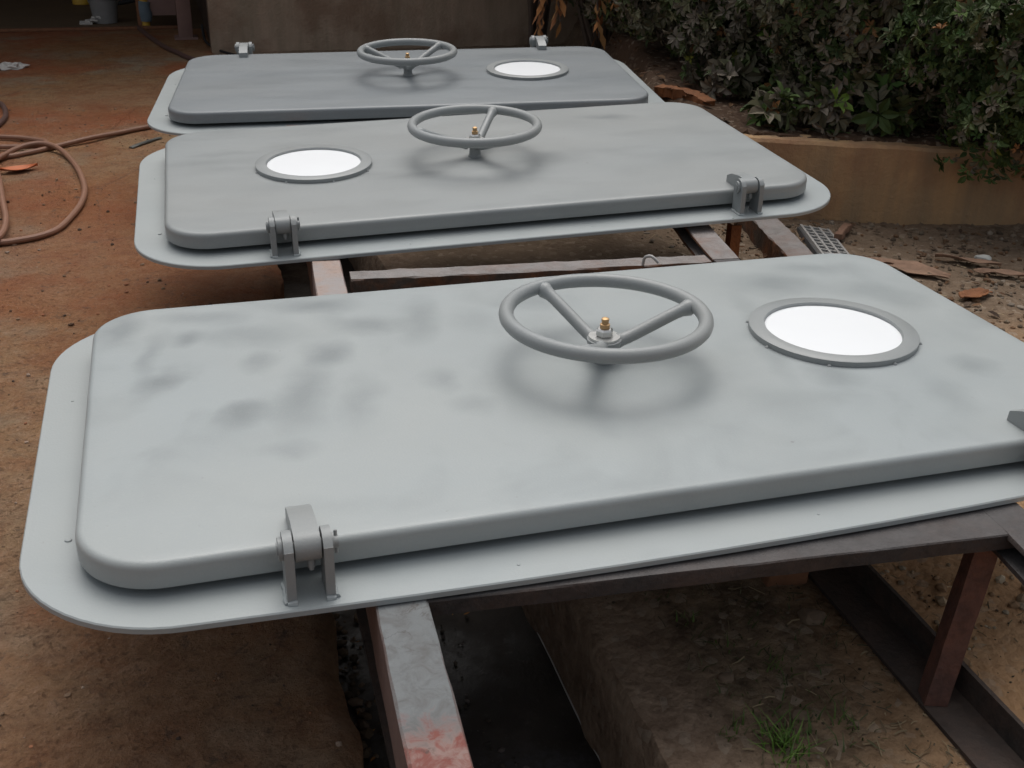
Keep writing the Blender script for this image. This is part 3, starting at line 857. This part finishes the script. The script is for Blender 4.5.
# ------------------------------------------------------------------ retaining wall of the planter
def retaining_wall():
    bm = bmesh.new()
    A, B = WALL_A, WALL_B
    d = (B - A).normalized(); nrm = Vector((-d.y, d.x))
    n = 60; rings = []
    for k in range(n + 1):
        t = k / n; q = A + (B - A) * t
        top = -.030 - .036 * (q.x - 1.3) + .006 * noise.noise((q.x * 6, 0, 0)) + .005 * noise.noise((q.x * 31, 5, 0))
        w = .004 * noise.noise((q.x * 5, 3, 0))
        f = lambda o, z: (q.x + nrm.x * o, q.y + nrm.y * o, z)
        rings.append([f(w, -.45), f(w + .002, top - .012), f(w + .012, top), f(.118, top), f(.125, top - .01), f(.125, -.45)])
    loops(bm, rings)
    return obj('retaining_wall', bm, M_wall, None)
tag(retaining_wall(), 'low brown mud-stained concrete wall holding the planter under the hedge', 'retaining wall')

# ------------------------------------------------------------------ workshop at the back
ws = empty('workshop', (0, 8, GZ))
tag(ws, 'dark brown workshop with a stained wall and open bay behind the rear door', 'workshop')
WI = Matrix.Translation((0, -8, -GZ))
def wpart(name, bm, mat):
    bm.transform(WI); return obj(name, bm, mat, ws)
bm = bmesh.new(); box(bm, (3.1, 6.25, 1.1), (7.0, .14, 3.0), rz=.01); wpart('front_wall', bm, M_panel)
bm = bmesh.new(); box(bm, (-4, 11, 1.2), (20, .15, 3.2)); wpart('back_wall', bm, M_shed)
bm = bmesh.new()
box(bm, (-.545, 6.78, .95), (.10, .10, 2.7), bevel=.006)
box(bm, (-.545, 6.78, -.343), (.16, .16, .012))
wpart('column', bm, M_column)
bm = bmesh.new(); box(bm, (-.69, 7.33, .55), (.20, .04, 1.62)); wpart('door_panel', bm, M_column)
bm = bmesh.new(); box(bm, (-.36, 7.6, .9), (.06, 2.6, 2.6)); wpart('side_wall', bm, M_shed)
bm = bmesh.new()
M = Matrix.Translation((-2.5, 8.3, 2.55)) @ Matrix.Rotation(rad(-6), 4, 'X')
box(bm, (0, .5, 0), (20, 5.0, .06), M=M); wpart('shade_roof', bm, M_shade_roof)  # out-of-view roof, added to keep the back of the yard dark
tag(raw('workshop_floor', [(-30, 7.26, -.349), (6, 7.26, -.349), (6, 10.95, -.349), (-30, 10.95, -.349)], [(0, 1, 2, 3)], M_floor2), kind='structure')
bm = bmesh.new(); box(bm, (-6.3, 7.25, -.338), (11.6, .05, .022), bevel=.004)
tag(obj('kerb_strip', bm, M_brick), 'long low ochre strip along the front of the workshop floor', 'floor strip')

# clutter in the bay
b = empty('bucket', (-1.11, 7.62, -.349)); b.scale = (.9, .9, .86)
tag(b, 'pale grey round bucket on the workshop floor', 'bucket')
bm = bmesh.new(); lathe(bm, [(.085, .001), (.095, .004), (.118, .20), (.126, .205), (.126, .218), (.112, .218), (.088, .02)], n=32); obj('bucket_body', bm, M_bucket, b)
bm = bmesh.new(); tube(bm, [(.122 * math.cos(a), .03 * math.sin(a) - .02, .205 - .10 * math.sin(a)) for a in [PI * k / 12 for k in range(13)]], .004, 8); obj('bail_handle', bm, M_zinc, b)
bm = bmesh.new()
for k in range(5):
    box(bm, (0, 0, 0), (random.uniform(.05, .1), .05, .012), M=Matrix.Translation((-1.25 + .03 * k, 7.56 + .02 * (k % 2), -.338 + .010 * k)) @ Matrix.Rotation(k * .8, 4, 'Z') @ Matrix.Rotation(.2, 4, 'X'))
tag(obj('paper_scraps', bm, M_rag), 'crumpled pale paper scraps beside the grey bucket', 'paper')
y = empty('yellow_can', (-1.33, 8.75, -.349))
tag(y, 'small yellow can standing deep in the workshop bay', 'can')
bm = bmesh.new(); lathe(bm, [(.07, .001), (.075, .006), (.075, .15), (.06, .175), (.03, .185), (.03, .2)], n=24); obj('can_body', bm, M_yellow, y)
bm = bmesh.new(); tube(bm, [(.055 * math.cos(a), 0, .17 + .06 * math.sin(a)) for a in [PI * k / 10 for k in range(11)]], .006, 8); obj('can_handle', bm, M_black, y)
pst = empty('striped_post', (-.815, 7.32, -.349))
tag(pst, 'short yellow post wrapped with a blue and white cloth at the bay edge', 'post')
bm = bmesh.new(); tube(bm, [(0, 0, 0), (-.01, 0, .5), (-.03, 0, 1.0)], .034, 14); obj('post_body', bm, M_yellow, pst)
bm = bmesh.new(); tube(bm, [(.004, -.005, .05), (.006, -.006, .10), (-.002, -.006, .15), (.003, -.004, .19)], [.042, .05, .043, .047], 14); obj('cloth_wrap', bm, M_blue, pst)
bm = bmesh.new(); box(bm, (-.857, 7.26 + .05, -.06), (.03, .03, .57)); tag(obj('ochre_upright', bm, M_brick), 'thin ochre upright standing beside the striped yellow post', 'upright')
t = empty('black_pipe', (-.98, 8.0, -.349))
tag(t, 'bent black pipe lying behind the grey bucket', 'pipe')
bm = bmesh.new(); tube(bm, smoothline([(-.25, .1, .10), (-.05, .06, .09), (.1, .0, .12), (.16, -.06, .14), (.17, -.1, .02)]), .018, 10); obj('pipe_body', bm, M_black, t)

# ------------------------------------------------------------------ hoses and things on the slab
HZ = -.338
def hose(name, pts, r, mat, label, z=HZ, lifts=None):
    P = [(p[0], p[1], z + (lifts.get(i, 0) if lifts else 0)) for i, p in enumerate(pts)]
    bm = bmesh.new(); tube(bm, smoothline(P, 5), r, 10)
    return tag(obj(name, bm, mat), label, 'hose')
hose('rubber_hose', [(.25, 4.62), (-.05, 4.43), (-.362, 4.231), (-.816, 3.945), (-.955, 3.844), (-1.087, 3.727), (-1.213, 3.635), (-1.313, 3.543), (-1.391, 3.486), (-1.448, 3.444), (-1.581, 3.22), (-1.679, 2.869),
      (-1.60, 2.45), (-1.45, 2.27), (-1.329, 2.24), (-1.266, 2.253), (-1.203, 2.284), (-1.147, 2.353), (-1.107, 2.504), (-1.079, 2.683), (-1.076, 2.882), (-1.106, 3.136), (-1.148, 3.347), (-1.207, 3.521),
      (-1.271, 3.60), (-1.337, 3.594), (-1.393, 3.534), (-1.441, 3.43), (-1.52, 3.25), (-1.75, 3.05)], .0115, M_hose,
     'brown rubber hose lying in a wide loop on the slab left of the doors', lifts={5: .006, 23: .012, 24: .02, 25: .02, 26: .015, 27: .01})
hose('rubber_hose', [(-1.9, 4.05), (-1.628, 3.935), (-1.488, 3.847), (-1.398, 3.809), (-1.324, 3.755), (-1.275, 3.70), (-1.285, 3.645), (-1.339, 3.625), (-1.467, 3.645), (-1.594, 3.68), (-1.9, 3.8)], .011, M_hose,
     'brown hose end doubled back in a tight bend above the wide hose loop', z=HZ + .004)
hose('rubber_hose', [(-1.46, 3.36), (-1.407, 3.028), (-1.36, 2.69), (-1.328, 2.466), (-1.324, 2.289), (-1.36, 2.2), (-1.5, 2.1)], .011, M_hose,
     'short reddish hose length crossing inside the wide loop at the left edge', z=HZ + .016)
hose('rubber_hose', [(-1.75, 4.85), (-1.62, 4.73), (-1.553, 4.603), (-1.515, 4.399), (-1.511, 4.213), (-1.56, 4.05), (-1.8, 3.98)], .013, M_hose_dark,
     'dark hose curl at the left edge behind the other hoses')
hose('rubber_hose', [(-.875, 7.287), (-.793, 6.794), (-.699, 6.343), (-.622, 6.087), (-.542, 5.844), (-.33, 5.451), (.1, 5.1)], .016, M_hose_dark,
     'dark hose running from the workshop bay towards the rear door')
bm = bmesh.new(); tube(bm, smoothline([(-.43, 6.72, -.25), (-.425, 6.6, -.33), (-.40, 6.40, -.341), (-.345, 6.15, -.341), (-.25, 5.95, -.341), (-.1, 5.7, -.341)]), .009, 8)
tag(obj('cable', bm, M_black), 'thin dark cable on the slab at the foot of the stained wall', 'cable')

def leafmesh(s, w, curl, n=8):
    vs, fs = [], []
    for i in range(n + 1):
        t = i / n; hw = w * math.sin(PI * min(1, max(.02, t)) ** .9) * .5
        for j, u in enumerate((-1, -.5, 0, .5, 1)):
            vs.append((s * (t - .5), u * hw, curl * (abs(u) ** 2 * .6 + (t - .5) ** 2 * 2.0) + .003))
    for i in range(n):
        for j in range(4):
            a = i * 5 + j; fs.append((a, a + 1, a + 6, a + 5))
    return vs, fs
v, f = leafmesh(.155, .075, .018)
o = raw('fallen_leaf', v, f, M_orangeleaf, smooth=True); o.location = (-1.352, 3.245, -.346); o.rotation_euler = (0, 0, .35)
tag(o, 'bright orange curled leaf on the slab inside the hose loop', 'leaf')
bm = bmesh.new()
pts = smoothline([(-.905, 3.565, -.343), (-.86, 3.62, -.339), (-.80, 3.70, -.341), (-.77, 3.735, -.343)], 3)
sweep_box(bm, pts, .022, .005, .02, .0015)
tag(obj('metal_strip', bm, M_strip), 'short dark metal strip on the slab beside the rear door', 'metal strip')
# crumpled white scrap
bm = bmesh.new(); bmesh.ops.create_icosphere(bm, subdivisions=3, radius=1)
for vv in bm.verts:
    k = 1 + .7 * noise.noise(vv.co * 2.1) + .3 * noise.noise(vv.co * 5)
    vv.co = Vector((vv.co.x * .085 * k, vv.co.y * .06 * k, max(-.004, vv.co.z * .03 * k)))
o = obj('paper_scrap', bm, M_rag, angle=15); o.location = (-1.62, 5.74, -.344)
tag(o, 'crumpled dirty white paper scrap on the slab at far left', 'paper')

# ------------------------------------------------------------------ things on the soil right of the doors
bm = bmesh.new(); sweep_box(bm, [(1.405, 2.0, GZ + .075), (1.30, 1.50, GZ + .078), (1.18, .95, GZ + .08)], .10, .08, .03, .003)
tag(obj('steel_beam', bm, M_rust), 'dusty rusty beam lying on the soil between the middle door and the grating', 'beam')
gr = empty('drain_grating', (1.52, 1.58, soil_z(1.53, 1.58) - .028), rad(-15))
gr.rotation_euler = (rad(0), rad(8), rad(-17))
tag(gr, 'small slotted grey metal grating lying on the soil behind the front door', 'grating')
bm = bmesh.new(); box(bm, (0, 0, .022), (.13, .36, .040), bevel=.003); obj('grating_body', bm, M_grate_dark, gr)
bm = bmesh.new()
for k in range(4): box(bm, (-.0525 + .035 * k, 0, .047), (.009, .36, .010))
for k in range(10): box(bm, (0, -.172 + .0382 * k, .0465), (.112, .009, .008))
obj('grating_bars', bm, M_grate, gr)
bm = bmesh.new(); sweep_box(bm, [(1.60, 1.615, GZ + .03), (1.66, 1.68, GZ + .035), (1.71, 1.725, GZ + .03)], .03, .02, .02, .003)
tag(obj('wooden_stick', bm, M_stick), 'short reddish brown stick beside the slotted grating', 'stick')

def scrap(loc, rz, s, w, label, mat=M_scrap, seed=0, tilt=(0, 0)):
    vs, fs = [], []; n, m = 12, 6
    for i in range(n + 1):
        t = i / n
        hw = w * (.35 + .65 * math.sin(PI * t)) * .5 * (1 + .5 * noise.noise((t * 5, seed, 0)))
        for j in range(m + 1):
            u = -1 + 2 * j / m
            z = .006 + .010 * noise.noise((t * 3, u * 1.5, seed)) + .006 * u * u
            vs.append((s * (t - .5) * (1 + .1 * noise.noise((u * 3, seed, 4))), u * hw, z))
    for i in range(n):
        for j in range(m):
            a = i * (m + 1) + j; fs.append((a, a + 1, a + m + 2, a + m + 1))
    o = raw('bark_piece', vs, fs, mat, smooth=True)
    md = o.modifiers.new('thick', 'SOLIDIFY'); md.thickness = .0025
    o.location = loc; o.rotation_euler = (tilt[0], tilt[1], rz)
    return tag(o, label, 'bark piece', 'brown bark pieces on the soil')
scrap((1.665, 1.255, GZ + .008), -.95, .26, .08, 'long brown bark piece nearest the corner of the front door', seed=1, tilt=(.1, 0))
scrap((1.60, 1.36, GZ + .006), -.6, .12, .06, 'small brown bark piece just behind the longest one', seed=2)
scrap((1.915, 1.285, GZ + .010), -.7, .22, .06, 'pale brown bark piece right of the longest one, on dark gravel', seed=3, tilt=(-.15, 0))
scrap((1.95, 1.155, GZ + .006), -.5, .17, .045, 'thin rusty bark sliver in front of the pale bark piece', seed=4)
scrap((1.73, 1.00, GZ + .006), .2, .13, .07, 'reddish bark piece on the gravel nearest the frame edge', M_rust_orange, seed=5)
scrap((1.44, 1.42, GZ + .006), .2, .14, .06, 'orange rusty flake at the near end of the slotted grating', M_rust_orange, seed=6)
bm = bmesh.new(); bmesh.ops.create_icosphere(bm, subdivisions=2, radius=1)
for vv in bm.verts: vv.co = Vector((vv.co.x * .03, vv.co.y * .02, vv.co.z * .014)) * (1 + .3 * noise.noise(vv.co * 2))
o = obj('pale_stone', bm, simple('pale_stone_grey', (.42, .42, .39), .7, 0, .2, 40, .3), angle=25); o.location = (2.0, 1.31, GZ + .01); o.rotation_euler = (0, 0, -.6)
tag(o, 'small pale grey stone on the dark gravel near the low wall', 'stone')
# broken brick under the front cross beam
bm = bmesh.new(); box(bm, (0, 0, .025), (.09, .075, .05), bevel=.006)
bmesh.ops.subdivide_edges(bm, edges=bm.edges, cuts=3, use_grid_fill=True)
for vv in bm.verts: vv.co += Vector((noise.noise(vv.co * 25), noise.noise(vv.co * 25 + Vector((9, 0, 0))), noise.noise(vv.co * 25 + Vector((0, 7, 0))))) * .006
o = obj('broken_brick', bm, M_brick); o.location = (.345, -.222, soil_z(.345, -.222) - .004); o.rotation_euler = (0, 0, -.1)
tag(o, 'broken orange brick on the soil under the front door', 'brick')
for (x, yy, s, lab) in ((.185, -.585, .014, 'small tan stone on dark soil right of the grass tuft'), (.105, -.47, .013, 'tan flat stone on the soil behind the grass tuft'), (.335, -.36, .022, 'rounded mud lump on the soil beside the right trestle base')):
    bm = bmesh.new(); bmesh.ops.create_icosphere(bm, subdivisions=2, radius=1)
    for vv in bm.verts: vv.co = Vector((vv.co.x * s * 1.2, vv.co.y * s, vv.co.z * s * .55)) * (1 + .3 * noise.noise(vv.co * 1.7 + Vector((x * 90, 0, 0))))
    o = obj('stone', bm, simple('tan_stone', (.17, .12, .08), .85, 0, .25, 60, .4), angle=25); o.location = (x, yy, soil_z(x, yy) + s * .2)
    tag(o, lab, 'stone')

# rusty offcut on the planter edge
bm = bmesh.new(); sweep_box(bm, [(1.36, 2.78, .01), (1.43, 2.64, .015), (1.47, 2.50, -.005)], .06, .04, .02, .010)
tag(obj('steel_offcut', bm, M_rust_orange), 'bright orange rusty steel offcut on the planter edge behind the middle door', 'steel offcut')

# ------------------------------------------------------------------ the hedge
GREEN = [(.055, .085, .025), (.04, .066, .02), (.072, .11, .03), (.064, .084, .028)]
DUSTY = [(.17, .145, .105), (.14, .13, .085), (.195, .165, .13), (.13, .125, .07), (.10, .12, .052)]
BRIGHT = [(.12, .19, .035), (.20, .21, .035), (.09, .17, .05), (.24, .12, .05), (.20, .11, .05)]
def crown(name, parent, c, r, n, dusty, seed, leaf=.062, keep=None):
    rnd = random.Random(seed)
    vs, fs, col = [], [], []
    c = Vector(c)
    done = 0
    while done < n:
        d = Vector((rnd.gauss(0, 1), rnd.gauss(0, 1), rnd.gauss(0, 1))).normalized()
        lump = 1 + .30 * noise.noise(d * 1.8 + Vector((seed, 0, 0))) + .16 * noise.noise(d * 4.5 + Vector((0, seed, 0)))
        rr = (1 - .55 * rnd.random() ** 1.7) * lump
        p = c + Vector((d.x * r[0], d.y * r[1], d.z * r[2])) * rr
        # gaps: drop whole pockets so that the outline and the inside stay uneven
        if noise.noise(p * 4.2 + Vector((seed * 3, 0, 0))) < -.22: continue
        if keep and not keep(p): continue
        done += 1
        ax = (d + Vector((rnd.gauss(0, .5), rnd.gauss(0, .5), rnd.gauss(.35, .5)))).normalized()
        a = ax.cross(Vector((.3, .2, .9))).normalized(); b = ax.cross(a)
        dk = dusty(p) if callable(dusty) else dusty
        if rnd.random() < .035: base = rnd.choice(BRIGHT)
        elif rnd.random() < dk: base = rnd.choice(DUSTY)
        else: base = rnd.choice(GREEN)
        k0 = rnd.uniform(.7, 1.35); nl = rnd.randint(5, 8); ph = rnd.random() * 6.28
        sc_ = leaf * rnd.choice((.6, .8, 1.0, 1.0, 1.15, 1.35))
        for q in range(nl):
            t = ph + 6.28 * q / nl + rnd.uniform(-.3, .3)
            u = (a * math.cos(t) + b * math.sin(t)) * rnd.uniform(.75, 1) + ax * rnd.uniform(.0, .75); u.normalize()
            w = ax.cross(u)
            if w.length < .05: continue
            w.normalize(); nn = u.cross(w)
            l = sc_ * rnd.uniform(.7, 1.1); hw = l * rnd.uniform(.19, .26); fold = hw * .5
            o = len(vs); p0 = p + u * l * .08
            for x, yv, z in ((0, 0, 0), (.45, hw, fold), (.78, hw * .75, fold * .6), (1, 0, -.12 * l), (.78, -hw * .75, fold * .6), (.45, -hw, fold), (.5, 0, 0)):
                vs.append(tuple(p0 + u * l * x + w * yv + nn * z))
            fs.extend([(o, o + 6, o + 1), (o + 1, o + 6, o + 2), (o + 2, o + 6, o + 3), (o + 3, o + 6, o + 4), (o + 4, o + 6, o + 5), (o + 5, o + 6, o)])
            k = k0 * rnd.uniform(.85, 1.15); cc = tuple(x * k for x in base); col.extend([cc] * 7)
    off = Vector(parent.location)
    vs = [(x - off.x, y_ - off.y, z - off.z) for x, y_, z in vs]
    return raw(name, vs, fs, M_leaf, parent, smooth=False, col=col)

def stems(parent, c, r, seed, n=12, base_r=.022):
    rnd = random.Random(seed * 7 + 1)
    bm = bmesh.new()
    for k in range(n):
        a = rnd.random() * 6.28; e = Vector((math.cos(a) * r[0] * rnd.uniform(.3, .8), math.sin(a) * r[1] * rnd.uniform(.3, .8), c[2] - parent.location.z + r[2] * rnd.uniform(.0, .6)))
        s = Vector((rnd.uniform(-.06, .06), rnd.uniform(-.06, .06), -.03))
        m1 = s.lerp(e, .35) + Vector((rnd.uniform(-.05, .05), rnd.uniform(-.05, .05), .08)); m2 = s.lerp(e, .7) + Vector((rnd.uniform(-.05, .05), rnd.uniform(-.05, .05), .05))
        pts = smoothline([s, m1, m2, e], 4); nn = len(pts)
        tube(bm, pts, [base_r * (1 - .8 * i / nn) for i in range(nn)], 7)
    return obj('trunk', bm, M_bark, parent)

def over_wall(p):
    # leaves may spill over the wall front but not grow inside the wall or the soil
    return p.z > (-.13 if p.y < wall_y(p.x) - .02 else -.03)
HEDGE = [
    ('broad green leafy shrub spilling over the right end of the low wall', (2.78, 1.68, .37), (.94, .54, .54), 6200, lambda p: .05 if p.x > 2.3 else .3, 21),
    ('mixed green shrub behind the middle of the low wall', (2.06, 2.30, .44), (.50, .44, .50), 3300, lambda p: .45 if p.x > 2.0 else .8, 22),
    ('dusty brownish shrub behind the corner of the middle door', (1.97, 3.0, .47), (.48, .48, .52), 3000, .85, 23),
    ('dusty shrub further back, between the planter corner and the workshop wall', (1.98, 3.75, .47), (.48, .52, .52), 2500, .9, 24),
    ('dark shrub second from the workshop wall', (1.95, 4.55, .50), (.50, .52, .54), 2200, .85, 25),
    ('dark shrub at the foot of the workshop wall', (2.05, 5.35, .50), (.52, .48, .56), 1800, .85, 27),
    ('dark tree crown overhanging the stained wall behind the rear door', (1.75, 5.72, .88), (.72, .34, .80), 2200, .8, 26),
]
for lab, c, r, n, du, sd in HEDGE:
    zz = soil_z(c[0], min(c[1], 6.0)) if c[1] < 6.2 else GZ
    t = empty('hedge_shrub', (c[0], c[1], zz))
    tag(t, lab, 'shrub', 'shrubs of the hedge in the planter')
    crown('crown', t, c, r, n, du, sd, leaf=.036 if sd == 21 else .043, keep=over_wall)
    stems(t, c, r, sd)
for lab, c, r, n, sd in (('tall green tree added behind the hedge at right to block light', (3.6, 2.9, 1.6), (1.0, .9, 1.3), 1900, 31), ('tall tree added behind the hedge near the workshop to block light', (3.0, 4.7, 1.9), (1.1, 1.0, 1.3), 1900, 32)):
    t = empty('light_blocking_tree', (c[0], c[1], -.15)); tag(t, lab, 'tree', 'light-blocking trees added behind the hedge')
    crown('crown', t, c, r, n, .4, sd, leaf=.085); stems(t, c, r, sd, 5, .05)  # both trees are added to block skylight from the back

# small grey weeds along the foot of the hedge
for i, (x, yy, s, lab) in enumerate(((1.70, 2.27, .09, 'low grey-leaved weed on the planter soil near the wall corner'), (1.86, 2.12, .10, 'grey-green weed drooping at the wall top'), (1.62, 2.62, .075, 'small dusty weed behind the orange steel offcut'), (1.98, 1.98, .08, 'small green weed at the wall top under the hedge'), (1.55, 2.12, .06, 'smallest dusty weed, at the left end of the wall top'), (1.74, 2.05, .085, 'dusty weed on the wall top between the grey-leaved and the drooping one'))):
    z = soil_z(x, yy); t = empty('weed', (x, yy, z)); tag(t, lab, 'weed', 'weeds at the foot of the hedge')
    crown('leaves', t, (x, yy, z + s * .9), (s, s, s), 30, .75, 50 + i, leaf=.07)
    bm = bmesh.new()
    for k in range(4):
        a = k * 1.6; cyl(bm, (0, 0, -.01), (math.cos(a) * s * .5, math.sin(a) * s * .5, s), .003, 6)
    obj('stem', bm, M_bark, t)

# dry brown twigs hanging from the tree
def dry_twig(loc, h, seed, label):
    rnd = random.Random(seed)
    t = empty('dry_twig', loc); tag(t, label, 'dry twig', 'dry twigs hanging from the tree')
    pts = smoothline([(0, 0, .9), (.02, 0, .5), (-.02, .01, .2), (.01, 0, -h)], 5)
    bm = bmesh.new(); tube(bm, pts, .006, 6); obj('twig', bm, M_bark, t)
    vs, fs, col = [], [], []
    for k in range(26):
        z = rnd.uniform(-h, .25); a = rnd.random() * 6.28; l = rnd.uniform(.06, .11)
        p = Vector((rnd.uniform(-.02, .02), rnd.uniform(-.02, .02), z)); u = Vector((math.cos(a) * .45, math.sin(a) * .45, -1)).normalized(); w = Vector((-math.sin(a), math.cos(a), 0)) * l * .17
        o = len(vs)
        for q in (p, p + u * l * .5 + w + Vector((.006, 0, 0)), p + u * l, p + u * l * .5 - w): vs.append(tuple(q))
        fs.extend([(o, o + 1, o + 2), (o, o + 2, o + 3)])
        cc = rnd.choice([(.36, .16, .06), (.25, .11, .05), (.42, .22, .09)]); col.extend([cc] * 4)
    raw('leaves', vs, fs, M_dryleaf, t, col=col)
dry_twig((1.508, 3.951, 0.201), .17, 3, 'orange-brown dry leaf spray hanging right of the far hinge')
dry_twig((1.286, 3.951, 0.217), .10, 4, 'small dry leaf spray hanging left of the longer one')
dry_twig((1.598, 3.951, 0.299), .08, 5, 'short dry leaf spray hanging right of the longest one, at the photo top')
dry_twig((1.187, 3.951, 0.184), .10, 6, 'dry leaf spray low behind the far hinge of the rear door')

# ------------------------------------------------------------------ camera
cam = bpy.data.cameras.new('Camera'); co = bpy.data.objects.new('Camera', cam); C.objects.link(co)
Rv, Uv, Fv = Vector((.957612, -.287173, .022626)), Vector((.105062, .421314, .900809)), Vector((.26822, .860248, -.433626))
P = (-.71815, -1.81729, .94306)
co.matrix_world = Matrix(((Rv.x, Uv.x, -Fv.x, P[0]), (Rv.y, Uv.y, -Fv.y, P[1]), (Rv.z, Uv.z, -Fv.z, P[2]), (0, 0, 0, 1)))
cam.sensor_width = 36; cam.lens = 1117.714 / 1024 * 36
cam.clip_start = .05; cam.clip_end = 500
cam.dof.use_dof = True; cam.dof.focus_distance = 2.4; cam.dof.aperture_fstop = 16
sc.camera = co

# ------------------------------------------------------------------ overcast daylight
SUN_EL, SUN_AZ = rad(66), rad(12)
w = bpy.data.worlds.new('World'); sc.world = w; w.use_nodes = True
nt = w.node_tree; nt.nodes.clear()
out = nt.nodes.new('ShaderNodeOutputWorld'); bg = nt.nodes.new('ShaderNodeBackground'); sky = nt.nodes.new('ShaderNodeTexSky')
sky.sky_type = 'NISHITA'; sky.sun_disc = False; sky.sun_elevation = SUN_EL; sky.sun_rotation = SUN_AZ
sky.air_density = 1.2; sky.dust_density = 6.0; sky.ozone_density = 1.0
hs = nt.nodes.new('ShaderNodeHueSaturation'); hs.inputs['Saturation'].default_value = .30
nt.links.new(sky.outputs[0], hs.inputs['Color']); nt.links.new(hs.outputs[0], bg.inputs[0]); bg.inputs[1].default_value = .108
nt.links.new(bg.outputs[0], out.inputs[0])
sl = bpy.data.lights.new('Sun', 'SUN'); sl.energy = .95; sl.angle = rad(60); sl.color = (1, .97, .93)
so = bpy.data.objects.new('Sun', sl); C.objects.link(so)
dirv = Vector((math.sin(SUN_AZ) * math.cos(SUN_EL), math.cos(SUN_AZ) * math.cos(SUN_EL), math.sin(SUN_EL)))
so.rotation_euler = dirv.to_track_quat('Z', 'Y').to_euler()
so.location = (0, 0, 6)
vs_ = sc.view_settings
vs_.view_transform = 'Standard'; vs_.look = 'None'; vs_.gamma = 1; vs_.use_curve_mapping = False; vs_.exposure = 0.25
